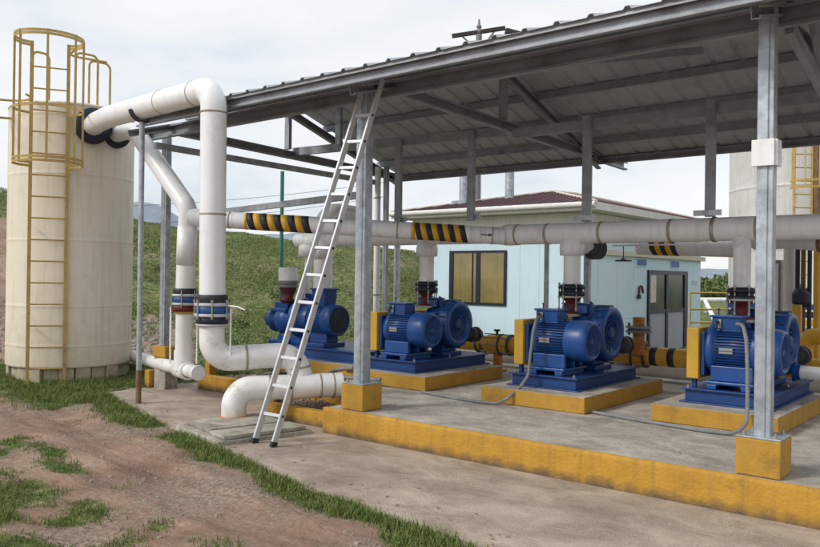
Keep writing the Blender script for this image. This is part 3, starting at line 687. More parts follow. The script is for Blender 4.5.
# flow arrow painted on the branch pipe (built as thin raised decal)
mb=MB(); side=LDn.cross(Vector((0,0,1))).normalized()
for seg,(a0,a1,h0,h1) in enumerate(((3.80,3.9,.006,.006),(3.9,3.965,.02,.0))):
    q=[]
    for t0,h in ((a0,h0),(a1,h1)):
        for s in (-1,1):
            ang=s*h/.108; q.append(LA+LDn*t0+side*.1105*math.cos(ang)+Vector((0,0,1))*.1105*math.sin(ang))
    mb.add(q,[(0,1,3,2)])
mb.build('flow_arrow','black',br)

# second header further back with hazard bands (seen below the header, right)
t=thing('rear_header_pipe',(-4,11.5,2.12),'rear white pipe with black and yellow bands seen under the main header','pipe')
MB().cyl((-4.9,11.5,2.15),(-3.45,11.5,2.1),.125,30).build('pipe_run','pvc_old',t)
y_=MB(); b_=MB(); hazard(y_,b_,Vector((-4.9,11.5,2.15)),Vector((1.45,0,-.05)),.125,.22,.62,5); y_.build_each('yellow_band','yellow',t); b_.build_each('black_band','black',t)
MB().tube([(-3.46,11.5,2.1),(-3.35,11.5,2.09)],.14,24).build('end_flange','pvc_old',t)
MB().bar((-4.9,11.45,2.27),(-3.9,11.45,2.24),.08,.05).build('support_rail','pvc_grey',t)
t=thing('pipe_elbow',(-4.35,9.0,2.02),'short white elbow with black rubber end below the main header','pipe')
MB().tube([(-4.42,8.55,2.1),(-4.42,8.95,2.02),(-4.36,9.0,2.02)],.09,20,br=.06).build('pipe_run','pvc',t)
MB().lathe((-4.42,8.95,2.02),(.9,-.4,0),[(0,.135),(.13,.135),(.13,.11)],26).build('rubber_end','black',t)
t=thing('rear_branch_pipe',(-1.9,9,2.05),'curved pale branch pipe below the header right of the front right post','pipe')
MB().tube([(-2.6,9.4,2.1),(-2.2,9.1,2.1),(-1.8,8.95,2.06),(-1.0,8.9,2.03)],.1,24,br=.3).build('pipe_run','pvc_old',t)
MB().lathe((-1.86,8.965,2.063),(1,-.1,-.05),[(0,.11),(.04,.11)],24).build('joint_ring','rusty',t)

# ------------------------------------------------------------------ left main pipe
mn=thing('main_pipe',(-7.15,5.25,.7),'thick white pipe rising from the T-joint, up over and into the cream tank','pipe')
RM=.142
MP=[(-10.95,5.86,3.74),(-10.27,5.60,3.73),(-9.75,5.50,3.735),(-7.14,5.25,3.69),(-7.14,5.27,1.55)]
MB().tube(MP[:3]+[MP[2]],RM,36) if 0 else None
MB().tube([MP[0],MP[1],MP[2],MP[3],(-7.14,5.26,1.95),(-7.14,5.27,1.30)],RM,40,br=.23,seg=12).build('pipe_run','pvc',mn)
MB().tube([(-7.14,5.27,1.14),(-7.14,5.27,.70),(-6.64,6.02,.745),(-6.55,6.10,.40)],.138,40,br=.24,seg=12).build('lower_pipe','pvc_low',mn)
def coupling(parent,c,z0,r,sp,name='coupling'):
    for z,h,dr,m,nm in sp:
        MB().smoothlathe((c[0],c[1],z0+z),(0,0,1),[(0,r-.01),(0,r+dr-.006),(.006,r+dr),(h-.006,r+dr),(h,r+dr-.006),(h,r-.01)],40).build(nm,m,parent)
coupling(mn,(-7.14,5.27),1.075,.142,[(0,.02,.035,'white_band','lower_ring'),(.022,.075,.03,'navy','rubber_sleeve'),(.10,.034,.05,'white_band','clamp_ring'),(.136,.078,.040,'blue_band','blue_body'),(.216,.034,.05,'white_band','clamp_ring'),(.257,.085,.026,'black','rubber_sleeve')])
mb=MB()
for k in range(7):
    a=2*math.pi*k/7+.25; px,py=-7.14+.197*math.cos(a),5.27+.197*math.sin(a)
    mb.cut().cyl((px,py,1.15),(px,py,1.36),.008,8)
    for zz in (1.165,1.34): mb.cyl((px,py,zz),(px,py,zz+.02),.016,6)
mb.build_each('clamp_bolt','steel',mn)
mb=MB()
for p,d in (((-7.14,5.25,3.42),(0,0,1)),((-7.14,5.262,2.3),(0,0,1)),((-8.3,5.365,3.713),(1,-.09,-.02)),((-6.93,5.58,.72),(.55,.83,.05)),((-6.6,6.06,.60),(.1,.1,-1)),((-7.52,5.29,3.697),(1,-.09,-.02))):
    mb.cut().smoothlathe(p,d,[(-.012,.140),(-.01,.147),(.01,.147),(.012,.140)],40)
mb.build_each('joint_ring','seal',mn)
mb=MB(); mb.cyl((-6.93,5.36,.7),(-6.93,5.36,1.28),.010,10); mb.tube([(-6.95,5.33,1.3),(-6.8,5.36,1.29),(-6.72,5.38,1.26)],.008,8); mb.cyl((-7.33,5.5,.6),(-7.33,5.5,1.2),.012,10); mb.build('sampling_tube','pvc_old',mn)
# collar at the tank
d=Vector((-10.32+10.95,5.62-5.86,0)).normalized()
MB().smoothlathe(Vector((-10.62,5.735,3.74)),d,[(-.1,.16),(-.1,.25),(.05,.255),(.075,.24),(.08,.17),(.075,.14)],40).build('rubber_collar','navy',mn)

# lower T pipe with ground elbow
lt=thing('ground_pipe',(-6.9,5.4,0),'white T pipe bending down into the grey cover slab beside the ladder foot','pipe')
MB().tube([(-6.93,5.42,-.02),(-6.93,5.42,.385),(-6.52,6.04,.39),(-6.40,6.21,.395),(-6.26,6.42,.395)],.137,40,br=.25,seg=12).build('pipe_run','pvc_low',lt)
dd=Vector((.40,.60,.0)).normalized()
mb=MB()
for k in (.38,.62,.95,1.10): 
    p=Vector((-6.93,5.42,.39))+dd*k; mb.cut().smoothlathe(p,dd,[(-.012,.136),(-.01,.143),(.01,.143),(.012,.136)],40)
mb.build_each('joint_ring','seal',lt)
MB().smoothlathe((-6.93,5.42,.08),(0,0,1),[(0,.136),(0,.16),(.012,.155),(.014,.136)],36).build('rust_ring','orange',lt)

# second pipe from the tank
sp=thing('slanted_pipe',(-8.75,6.05,1),'white pipe slanting down from the cream tank behind the thick pipe','pipe')
MB().tube([(-10.95,6.18,3.69),(-10.30,6.05,3.68),(-9.92,5.99,3.62),(-8.74,6.05,2.50),(-8.84,6.09,1.6),(-8.86,6.10,1.42)],.122,36,br=.2,seg=10).build('pipe_run','pvc',sp)
MB().smoothlathe((-8.7667,6.0607,2.26),(-.10,.04,-.90),[(0,.12),(0,.128),(.50,.128),(.50,.12)],36).build('tan_sleeve','pvc_old',sp)
MB().cyl((-8.70,6.055,2.385),LA+LDn*.2,.118,32).build('tee','pvc_grey',sp)
MB().smoothlathe((-10.63,6.12,3.69),Vector((.65,-.13,0)),[(-.14,.12),(-.14,.205),(-.03,.21),(-.01,.2),(-.005,.12)],36).build('rubber_collar','navy',sp)
MB().tube([(-8.88,6.11,1.12),(-8.93,6.14,.42)],.112,32).build('lower_pipe','pvc_low',sp)
coupling(sp,(-8.87,6.105),1.13,.115,[(-.02,.035,.006,'guard','yellow_ring'),(.018,.075,.045,'red','flange'),(.095,.035,.055,'white_band','clamp_ring'),(.132,.075,.045,'blue_band','blue_body'),(.21,.035,.055,'white_band','clamp_ring'),(.247,.07,.035,'black','rubber_sleeve')])
mb=MB()
for k in range(6):
    a=2*math.pi*k/6+.2; px,py=-8.87+.172*math.cos(a),6.105+.172*math.sin(a); mb.cut().cyl((px,py,1.2),(px,py,1.42),.008,8)
mb.build_each('clamp_bolt','steel',sp)
mb=MB(); mb.cyl((-9.03,6.0,.45),(-9.03,6.0,1.2),.012,8); mb.cyl((-8.72,6.2,.45),(-8.72,6.2,1.15),.012,8); mb.build('drain_tube','pvc_old',sp)
mb=MB(); mb.tube([(-11.2,6.75,.33),(-9.9,6.42,.34),(-8.93,6.16,.36),(-8.42,6.02,.37)],.088,28,br=.1); mb.build('bottom_pipe','pvc_low',sp)
mb=MB(); mb.smoothlathe((-9.15,6.22,.355),(.96,-.26,0),[(0,.092),(0,.12),(.38,.12),(.38,.092)],28); mb.cyl((-8.93,6.14,.36),(-8.93,6.14,.62),.125,28); mb.build('tee','pvc_low',sp)
MB().smoothlathe((-8.45,6.03,.37),(.96,-.26,0),[(0,.092),(0,.1),(.03,.1),(.03,.092)],24).build('joint_ring','pvc_old',sp)
mb=MB(); mb.box(-10.15,-10.03,6.32,6.44,-.05,.24); mb.build('pipe_block','plinth',sp,.01)

# pipe stand: thin pole with cradle
st=thing('pipe_stand',(-8.88,5.45,0),'thin galvanised pole with curved cradle holding up the high white pipe','pole')
MB().tube([(-8.88,5.45,-.05),(-8.88,5.45,3.1),(-8.84,5.42,3.55)],.034,16,br=.3).build('pole','galv',st)
MB().tube([(-8.88,5.45,-.04),(-8.88,5.45,.42)],.0352,16).build('rusty_foot','rusty',st)
mb=MB(); q=[]
for k in range(13):
    a=R(190+160*k/12); q.append((-8.84+.03*math.cos(a),5.42+.155*math.cos(a),3.71+.165*math.sin(a)))
for a_,b_ in zip(q,q[1:]): mb.bar(a_,b_,.09,.012)
mb.build('cradle','black',st)

# ------------------------------------------------------------------ cream tank
TC=Vector((-11.57,5.93,0)); TR=.885
tk=thing('water_tank',(TC.x,TC.y,0),'tall cream cylindrical tank with yellow caged ladder at the left','tank')
mb=MB(); prof=[(.27,TR-.01),(.28,TR),(.3,TR)]
for z in (.58,1.15,2.1,3.05,3.9): prof+=[(z-.05,TR),(z-.014,TR),(z-.005,TR+.003),(z+.005,TR+.003),(z+.014,TR),(z+.05,TR)]
prof+=[(4.0,TR),(4.03,TR),(4.035,TR+.008),(4.06,TR+.008),(4.07,TR-.01),(4.075,TR-.03),(4.16,.4),(4.18,.001)]
mb.smoothlathe((TC.x,TC.y,0),(0,0,1),prof,96)
sh=mb.build('shell','tank',tk)
mb=MB()
for k in range(24):
    a=2*math.pi*k/24; rk=TR-.115+.025*math.sin(k*2.3); c=TC+Vector((math.cos(a)*rk,math.sin(a)*rk,0)); t=Vector((-math.sin(a),math.cos(a),0))
    mb.cut().bar((c.x,c.y,-.1),(c.x,c.y,.268),.15+.02*math.sin(k*1.7),.2,t)
mb.build_each('support_block','block',tk,.008)
# ladder faces the viewer's side
fa=math.atan2(-TC.y+.0-.15,-TC.x-.35)  # direction from tank to viewer
fd=Vector((math.cos(fa),math.sin(fa),0)); sdv=Vector((-fd.y,fd.x,0))
# ladder centre at photo x 51 -> shifted to the left of the tank axis
off=-.285
lc=TC+sdv*(-off if 0 else off)+fd*(math.sqrt(TR*TR-off*off)+.10)
rails=MB(); rungs=MB(); brk=MB()
lw=.235
ZT=4.86
for s in (-1,1):
    p=lc+sdv*s*lw; rails.bar((p.x,p.y,.03),(p.x,p.y,ZT),.045,.03,fd)
z=.28
while z<4.75:
    a=lc-sdv*lw; b=lc+sdv*lw; rungs.cut().cyl((a.x,a.y,z),(b.x,b.y,z),.011,8); z+=.302
for z in (.9,2.3,3.7):
    for s in (-1,1):
        p=lc+sdv*s*lw; q=p-fd*.16; brk.cut().bar((p.x,p.y,z),(q.x,q.y,z),.03,.008)
lad=rails.build('ladder_rails','ladder_yellow',tk); rungs.build_each('rung','ladder_yellow',lad); brk.build_each('bracket','ladder_yellow',lad)
cg=MB(); cc=lc+fd*.30; cr=.40
def hoop(z,a0=0,a1=360):
    # open hoop joined to the rails, bulging towards the viewer
    pts=[]
    for k in range(41):
        a=R(-128+256*k/40); pts.append(cc+fd*cr*math.cos(a)*1.0+sdv*cr*1.1*math.sin(a)+Vector((0,0,z)))
    pts=[lc-sdv*lw+Vector((0,0,z))]+pts+[lc+sdv*lw+Vector((0,0,z))]
    for p,q in zip(pts,pts[1:]): cg.bar(p,q,.008,.034)
for z in (3.12,3.17,3.86,4.80,4.84):
    cg.cut(); hoop(z)
for a in (-100,-50,0,50,100):
    p=cc+fd*cr*math.cos(R(a))+sdv*cr*1.1*math.sin(R(a)); cg.cut().bar((p.x,p.y,3.1),(p.x,p.y,4.86),.03,.008,fd)
cgp=cg.build_each('cage_bar','ladder_yellow',tk)
# handrail loops at the tank top
hr=MB()
ic=lc-fd*.75
for s,w2 in ((-1,.30),(1,.30)):
    for q in (0,.42):
        p=lc+sdv*(s*.24+ .42)-fd*(.35+q)
for (o1,o2,dy) in ((-.26,-.05,.55),(.32,.62,.35),(.50,.80,.75)):
    a=lc+sdv*o1-fd*dy; b=lc+sdv*o2-fd*(dy+.2)
    hr.cut().tube([(a.x,a.y,4.08),(a.x,a.y,4.86),(b.x,b.y,4.88),(b.x,b.y,4.08)],.017,8,br=.09)
pts=[lc-fd*.35+sdv*.12]
a=lc-fd*.2+sdv*.3; b=lc-fd*.75+sdv*.75
hr.cut().tube([(a.x,a.y,4.84),((lc-fd*.6+sdv*.2).x,(lc-fd*.6+sdv*.2).y,4.86),(b.x,b.y,4.86)],.017,8,br=.2)
hr.cut()
# side guard loop at the left
q=[]
for k in range(25):
    a=R(60+250*k/24); p=lc-sdv*.62-fd*.25+fd*.36*math.cos(a)+sdv*.36*math.sin(a); q.append((p.x,p.y,4.12))
hr.tube(q,.017,8)
q2=[(x,y,3.86) for x,y,z in q]; hr.tube(q2[4:-3],.017,8)
for i in (5,14,20): hr.cyl(q[i],q2[i],.014,8)
hr.build_each('handrail','ladder_yellow',tk)

# ------------------------------------------------------------------ shelter
sh=thing('steel_shelter',(-4,8,0),'open galvanised steel shelter with dark ribbed metal roof over the pumps','shelter')
XL,XR=-9.32,3.0; EY,EZ=5.46,3.62; RY,RZ=8.2,4.38; BY,BZ=11.0,3.50
def sheet(y0,z0,y1,z1,name):
    mb=MB(); prof=[]; x=XL if y0>7 else -9.05
    while x<XR:
        prof+=[(x,0),(x+.22,0),(x+.238,.024),(x+.272,.024),(x+.29,0)]; x+=.29
    vs=[(x,y0,z0+h) for x,h in prof]+[(x,y1,z1+h) for x,h in prof]; n=len(prof)
    mb.add(vs,[(i,i+1,n+i+1,n+i) for i in range(n-1)])
    o=mb.build(name,'sheet',sh); s=o.modifiers.new('thickness','SOLIDIFY'); s.thickness=.004; return o
sheet(EY-.05,EZ+.012,RY,RZ,'roof_sheet'); sheet(RY,RZ+.001,BY+.05,BZ,'roof_sheet')
# eave channels
MB().channel((-9.0,EY,EZ-.062),(XR,EY,EZ-.062),.055,.115,.005,flip=1).build('eave_channel','fascia',sh)
MB().channel((XL,BY,BZ-.06),(XR,BY,BZ-.06),.055,.10,.005).build('eave_channel','galv_dull',sh)
MB().box(XL,XR,BY+.03,BY+.038,BZ-.10,BZ+.045).build('eave_trim','galv_dull',sh)
# front beam on the columns
MB().channel((-9.98,6.13,3.585),(XR,6.13,3.585),.07,.16,.005,flip=1).build('front_beam','fascia',sh)
sl=(BZ-RZ)/(BY-RY); sf=(RZ-EZ)/(RY-EY)
def rz(y): return RZ+sl*(y-RY)
def fz(y): return EZ+sf*(y-EY)
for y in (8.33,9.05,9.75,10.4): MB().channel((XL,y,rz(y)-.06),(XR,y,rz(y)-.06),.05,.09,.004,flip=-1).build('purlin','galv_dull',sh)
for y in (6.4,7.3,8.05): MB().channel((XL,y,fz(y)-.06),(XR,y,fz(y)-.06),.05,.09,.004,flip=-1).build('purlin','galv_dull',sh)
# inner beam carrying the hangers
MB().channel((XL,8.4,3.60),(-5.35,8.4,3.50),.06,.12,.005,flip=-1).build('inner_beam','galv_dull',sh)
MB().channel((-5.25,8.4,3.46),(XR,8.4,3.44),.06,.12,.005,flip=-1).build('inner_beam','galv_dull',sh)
# trusses
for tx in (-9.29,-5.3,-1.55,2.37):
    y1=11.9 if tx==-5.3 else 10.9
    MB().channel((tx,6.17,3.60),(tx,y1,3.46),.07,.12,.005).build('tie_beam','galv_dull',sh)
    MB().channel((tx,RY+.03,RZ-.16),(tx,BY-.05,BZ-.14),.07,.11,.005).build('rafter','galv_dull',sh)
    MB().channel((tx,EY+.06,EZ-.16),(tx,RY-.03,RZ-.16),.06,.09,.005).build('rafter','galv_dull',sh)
    MB().bar((tx,8.25,3.62),(tx,8.25,RZ-.2),.1,.06,(0,1,0)).build('king_post','galv_dull',sh)
MB().bar((-1.5,6.2,3.52),(-1.5,7.9,3.14),.06,.10).build('brace','galv_dull',sh)
MB().bar((-1.46,6.5,3.86),(-1.46,7.25,3.28),.05,.07).build('brace','galv_dull',sh)
MB().bar((-3.9,6.2,3.62),(-2.9,8.4,4.1),.05,.08).build('brace','galv_dull',sh)
# bright short post under the left gable
MB().bar((-8.25,8.33,3.60),(-8.25,8.33,4.26),.1,.06,(0,1,0)).build('short_post','galv',sh)
# side rails
MB().bar((-9.25,5.87,3.35),(-9.2,10.2,3.29),.06,.085).build('side_rail','galv',sh,.004)
# columns: pair of channels lip to lip
def column(x,y,z0,z1,m='galv',w=.105,dp=.10,name='column'):
    mb=MB(); mb.box(x-w/2,x+w/2-.036,y-dp/2,y+dp/2,z0,z1); mb.box(x+w/2-.032,x+w/2,y-dp/2+.006,y+dp/2-.004,z0,z1)
    mb.box(x-w/2+.01,x+w/2-.01,y-dp/2+.01,y+dp/2-.01,z0+.001,z1-.001)
    return mb.build(name,m,sh,.006)
def footing(x,y):
    f_=MB().box(x-.152,x+.152,y-.150,y+.150,.2662,.53).build('footing','plinth_clean' ,sh,.010)
    b=MB(); b.box(x-.145,x+.15,y-.145,y+.145,.531,.543); b.build('base_plate','galv',f_,.002)
    b=MB()
    for a in (-1,1):
        for c_ in (-1,1): b.cut().lathe((x+a*.105,y+c_*.105,.543),(0,0,1),[(0,.016),(.014,.016),(.014,.009),(.035,.009)],8)
    b.build_each('anchor_bolt','steel',f_)
for x in (-5.53,-1.585,2.37):
    column(x,5.97,.53,3.62,w=.128 if x<-5 else .112,dp=.125 if x<-5 else .105); footing(x,5.97)
column(-9.86,6.45,.60,3.60,w=.11)
MB().box(-10.02,-9.70,6.36,6.6,.44,.60).build('footing','plinth_clean',sh,.01)
MB().box(-10.0,-9.72,6.38,6.59,-.05,.44).build('footing_base','lid',sh,.01)
for x in (-9.0,-5.3,-1.6,2.37): column(x,10.6,.2,3.4,'galv',.09,.08)
column(-8.93,10.2,.1,3.55,'galv_dull',.08,.08); 
# hangers between inner beam and header
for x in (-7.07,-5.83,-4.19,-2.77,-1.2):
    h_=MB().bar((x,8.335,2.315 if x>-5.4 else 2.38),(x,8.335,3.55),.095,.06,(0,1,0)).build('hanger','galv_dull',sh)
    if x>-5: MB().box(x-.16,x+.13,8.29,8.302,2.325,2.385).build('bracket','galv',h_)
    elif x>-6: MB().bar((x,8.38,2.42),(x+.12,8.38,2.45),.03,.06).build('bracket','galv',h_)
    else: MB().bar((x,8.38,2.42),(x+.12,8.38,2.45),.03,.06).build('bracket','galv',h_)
# white junction box on the right column
jb=MB().box(-1.67,-1.515,5.888,5.912,2.47,2.66).box(-1.523,-1.50,5.913,6.03,2.47,2.66).build('clamp_plate','pvc',sh,.004)

# side bar from the slanted pipe to the front left column
t=thing('overhead_bar',(-9,8,2.7),'slim grey steel bar above the banded branch pipe at the left','bar')
MB().bar((-11.6,8.48,2.726),(-7.0,7.4,2.69),.05,.095).build('bar','galv',t,.004)
# vertical white pipes behind the left post
t=thing('vertical_pipe',(-9.12,10.2,0),'slim white vertical pipe behind the front left post','pipe')
MB().cyl((-9.13,10.2,.0),(-9.13,10.2,3.55),.055,20).build('pipe_run','pvc_old',t)
mb=MB(); 
for z in (1.3,2.2,3.0): mb.cyl((-9.13,10.2,z),(-9.13,10.2,z+.03),.062,20)
mb.build('pipe_clamp','steel',t)

# ------------------------------------------------------------------ aluminium ladder
fl=Vector((-5.995,4.94,.0)); fr_=Vector((-5.725,4.945,.0)); tl=Vector((-5.50,5.93,3.66)); tr_=Vector((-5.265,5.93,3.64))
al=thing('leaning_ladder',(-5.86,4.94,0),'tall aluminium ladder leaning against the front left post and roof beam','ladder')
dl=(tl-fl).normalized(); nrm=dl.cross((fr_-fl).normalized())
mb=MB()
for a,b,s in ((fl,tl,1),(fr_,tr_,-1)):
    MB().bar(a+dl*.02,b+dl*.01,.024,.065,nrm).build('rail','alu',al,.004)
mb=MB(); Ln=(tl-fl).length; s0=.30
while s0<Ln-.15:
    a=fl.lerp(tl,s0/Ln); b=fr_.lerp(tr_,s0/Ln); mb.cut().bar(a,b,.032,.028,nrm); s0+=.285
mb.build_each('rung','alu',al,.003)
mb=MB(); s0=.30
while s0<Ln-.15:
    b=fr_.lerp(tr_,s0/Ln); dd_=(fr_-fl).normalized(); mb.cut().cyl(b+dd_*.010,b+dd_*.017,.014,10); s0+=.285
mb.build_each('rivet','black',al)
for p in (fl,fr_): MB().bar(p-dl*.0,p+dl*.05,.034,.075,nrm).build('rubber_foot','black',al,.004)

# ------------------------------------------------------------------ conduits
h=thing('power_hose',(-4.38,7.5,.3),'grey hose drooping in a curve over the yellow plinth, second pump from right','hose','grey hoses feeding the motors')
MB().tube([(-4.43,7.73,1.22),(-4.41,7.60,1.2),(-4.39,7.50,1.06),(-4.40,7.46,.80),(-4.41,7.44,.58),(-4.45,7.36,.47),(-4.52,7.20,.34),(-4.62,7.14,.285),(-4.85,7.10,.282),(-5.2,7.14,.282),(-5.75,7.25,.28)],.017,12,br=.12).build('hose_run','conduit',h)
h=thing('power_hose',(-2.12,7.5,.3),'grey hose hanging down beside the front right post to the floor','hose','grey hoses feeding the motors')
MB().tube([(-2.30,7.72,1.235),(-2.21,7.6,1.235),(-2.15,7.5,1.1),(-2.12,7.44,.82),(-2.10,7.38,.5),(-2.09,7.32,.36),(-2.16,7.19,.285),(-2.4,7.17,.284),(-2.64,7.2,.284),(-3.0,7.26,.282),(-3.6,7.38,.282),(-4.1,7.5,.28)],.018,12,br=.12).build('hose_run','conduit',h)
h=thing('floor_conduit',(-7.3,7,.3),'pair of grey conduits lying low behind the front left footing','conduit')
MB().tube([(-7.0,6.55,.22),(-7.15,7.0,.34),(-7.35,7.42,.40),(-6.9,7.3,.46)],.028,12,br=.1).build('conduit_run','conduit',h)
MB().tube([(-6.9,6.5,.2),(-7.0,7.0,.3),(-7.1,7.25,.33),(-6.4,7.25,.36)],.022,12,br=.1).build('conduit_run','conduit',h)
t=thing('standing_conduit',(-5.35,9.3,0),'thin grey vertical conduit behind the pump with the grey hose','pipe')
MB().cyl((-5.42,9.6,.26),(-5.42,9.6,2.15),.035,12).build('pipe_run','galv',t)

# ------------------------------------------------------------------ yellow suction header at the back
yh=thing('suction_pipe',(-6,9.75,.65),'yellow suction header pipe with black bands running behind the pumps','pipe')
MB().cyl((-9.0,9.75,.66),(-1.2,9.75,.66),.12,32).build('pipe_run','yellow',yh)
mb=MB()
for x in (-3.95,-3.72): mb.cut().smoothlathe((x,9.75,.66),A,[(0,.12),(0,.1225),(.085,.1225),(.085,.12)],32)
mb.build_each('black_band','black',yh)
def suction(x,lab):
    t=thing('suction_joint',(x,9.6,.3),lab,'coupling','yellow and black couplings on the suction header')
    mb=MB()
    for a,b in ((.06,.085),(.22,.245)): mb.cut().lathe((x+a,9.75,.66),A,[(0,.158),(b-a,.158)],28)
    mb.cut().lathe((x-.40,9.75,.64),A,[(0,.08),(.05,.08),(.05,.125),(.08,.125),(.08,.09),(.14,.09),(.14,.125),(.17,.125),(.17,.1),(.22,.1)],28)
    mb.build_each('flange','conduit_dark',t)
    MB().smoothlathe((x-.17,9.75,.66),A,[(0,.13),(.06,.14),(.3,.14),(.39,.125)],28).build('sleeve','yellow',t)
    mb=MB()
    for k in range(8):
        a=2*math.pi*k/8; mb.cut().cyl((x-.24,9.75+.145*math.cos(a),.66+.145*math.sin(a)),(x+.28,9.75+.145*math.cos(a),.66+.145*math.sin(a)),.009,6)
    mb.build_each('tie_bolt','steel',t)
    MB().box(x-.05,x+.05,9.7,9.8,.262,.52).box(x-.09,x+.09,9.64,9.86,.262,.29).build('support_foot','orange',t,.004)
    MB().lathe((x-.02,9.75,.79),(0,0,1),[(0,.02),(.06,.02),(.06,.045),(.085,.05),(.09,.03)],14).build('vent_knob','black',t)
    return t
suction(-6.3,'yellow coupling with black flanges right of the second pump from the left')
suction(-4.26,'yellow coupling with black flanges under the orange valve stem')
ov=thing('orange_valve',(-4.10,9.6,.7),'rusty orange vertical stub with grey flange, left of the yellow banded pipe','valve')
MB().cyl((-4.08,9.62,.68),(-4.08,9.62,1.16),.075,24).build('stub','orange',ov)
MB().lathe((-4.08,9.62,.96),(0,0,1),[(0,.16),(.03,.165),(.03,.11),(.06,.11),(.06,.165),(.085,.16)],28).build('flange','conduit',ov)
mb=MB()
for k in range(6):
    a=2*math.pi*k/6; mb.cyl((-4.08+.14*math.cos(a),9.62+.14*math.sin(a),.93),(-4.08+.14*math.cos(a),9.62+.14*math.sin(a),1.09),.01,6)
mb.build('bolts','rusty',ov)
MB().lathe((-4.08,9.62,.83),(0,0,1),[(0,.11),(.02,.11)],24).build('collar','orange',ov)
t=thing('return_pipe',(-5,10.4,.4),'long white pipe low on the ground behind the yellow suction header','pipe')
MB().cyl((-9.2,10.45,.41),(-1.0,10.45,.41),.11,28).build('pipe_run','pvc_low',t)
mb=MB(); 
for x in (-7.5,-5,-2.6): mb.cut().smoothlathe((x,10.45,.41),A,[(-.01,.11),(-.008,.118),(.008,.118),(.01,.11)],28)
mb.build_each('joint_ring','seal',t)
t=thing('side_pipe',(-1.7,8.75,.7),'short white pipe leaving the rightmost pump at the right edge','pipe')
MB().cyl((-2.02,8.75,.715),(1.5,8.75,.715),.068,24).build('pipe_run','pvc',t)
MB().lathe((-2.04,8.75,.715),A,[(0,.1),(.03,.1),(.03,.08),(.07,.08)],24).build('flange','blue',t)
t=thing('yellow_elbow_pipe',(-1.5,10.2,.8),'yellow pipe with a black joint at the right edge behind the rightmost pump','pipe')
MB().tube([(-2.35,10.6,.3),(-2.35,10.6,.98),(-1.2,10.2,.96)],.1,24,br=.15).build('pipe_run','yellow',t)
MB().lathe((-1.75,10.39,.972),(1.15,-.4,0),[(0,.12),(.08,.12)],24).build('joint','black',t)
t=thing('yellow_riser',(-2.3,11.2,0),'bright yellow vertical pipe behind the rightmost pump, by the right edge','pipe')
MB().cyl((-2.36,11.3,.0),(-2.36,11.3,2.3),.045,20).build('pipe_run','yellow',t)
t=thing('yellow_post',(-2.4,10.8,0),'yellow square post behind the rightmost pump','post')
MB().box(-2.52,-2.42,10.7,10.78,.0,1.35).build('post','guard',t,.004)

# ------------------------------------------------------------------ right background: vertical pipes, tanks
def vp(x,y,r,z0,z1,m,name,lab,cat='pipe'):
    t=thing(name,(x,y,z0),lab,cat); MB().cyl((x,y,z0),(x,y,z1),r,24).build('pipe_run',m,t); return t
vp(-2.83,11.92,.095,-.1,2.4,'wall_white','tall_pipe','thick pale vertical pipe right of the front right post, behind the pumps')
vp(-3.30,11.53,.035,-.1,2.3,'rusty','brown_conduit','thin brown vertical conduit left of the front right post')
t=vp(-2.62,11.7,.03,-.1,2.3,'rusty','striped_conduit','brown and black pair of thin vertical pipes right of the thick pale pipe')
MB().cyl((-2.70,11.74,-.1),(-2.70,11.74,2.3),.03,12).build('black_pipe','black',t)
MB().cyl((-2.53,11.66,-.1),(-2.53,11.66,2.3),.028,12).build('black_pipe','black',t)
MB().lathe((-2.63,11.66,1.30),(0,0,1),[(0,.09),(.06,.12),(.18,.12),(.25,.08)],20).build('blue_valve','navy',t)
t=thing('control_cabinet',(-3.1,12.2,0),'tall dull grey cabinet half hidden by the front right post','cabinet')
MB().box(-3.25,-2.98,12.0,12.4,-.1,1.95).build('cabinet_body','conduit',t,.01); MB().box(-3.22,-3.01,11.985,11.998,.1,1.9).build('cabinet_door','pvc_grey',t,.004)
# large tank
T2=Vector((-4.85,21.3,0))
t=thing('storage_tank',(T2.x,T2.y,-.6),'large off-white tank rising behind the shelter at the far right','tank')
prof=[(-.6,1.66),(-.5,1.66)]
for z in (.9,2.4,3.9,5.4): prof+=[(z-.08,1.66),(z+.0-.02,1.66),(z-.006,1.668),(z+.006,1.668),(z+.02,1.66),(z+.08,1.66)]
prof+=[(6.3,1.66),(6.4,1.66),(6.45,1.68),(6.5,1.64),(6.8,.3),(6.8,.001)]
MB().smoothlathe((T2.x,T2.y,0),(0,0,1),prof,72).build('shell','tank_white',t)
g_=Vector((-4.30,19.10,0)); sx=Vector((.773,.634,0)); fx=Vector((-.634,.773,0))
rl=MB(); rg=MB()
for s in (-1,1): p=g_+sx*s*.2; rl.bar((p.x,p.y,0),(p.x,p.y,6.9),.05,.04)
z=.3
while z<6.8: a=g_-sx*.2; b=g_+sx*.2; rg.cut().cyl((a.x,a.y,z),(b.x,b.y,z),.014,8); z+=.3
q=rl.build('ladder_rails','ladder_yellow',t); rg.build_each('rung','ladder_yellow',q)
pl=MB()
for zz in (3.70,3.85,5.4):
    pts=[g_-fx*.35+(-fx*math.cos(R(a))*.36+sx*math.sin(R(a))*.42)+Vector((0,0,zz)) for a in range(-115,116,10)]
    for a,b in zip(pts,pts[1:]): pl.bar(a,b,.01,.05)
for aa in (-90,-40,0,40,90):
    p=g_-fx*.35+(-fx*math.cos(R(aa))*.36+sx*math.sin(R(aa))*.42); pl.bar((p.x,p.y,3.7),(p.x,p.y,6.9),.03,.01)
pl.build('safety_cage','ladder_yellow',t)
MB().cyl((-4.05,19.25,0),(-4.05,19.25,6.5),.07,12).build('downpipe','rusty',t)
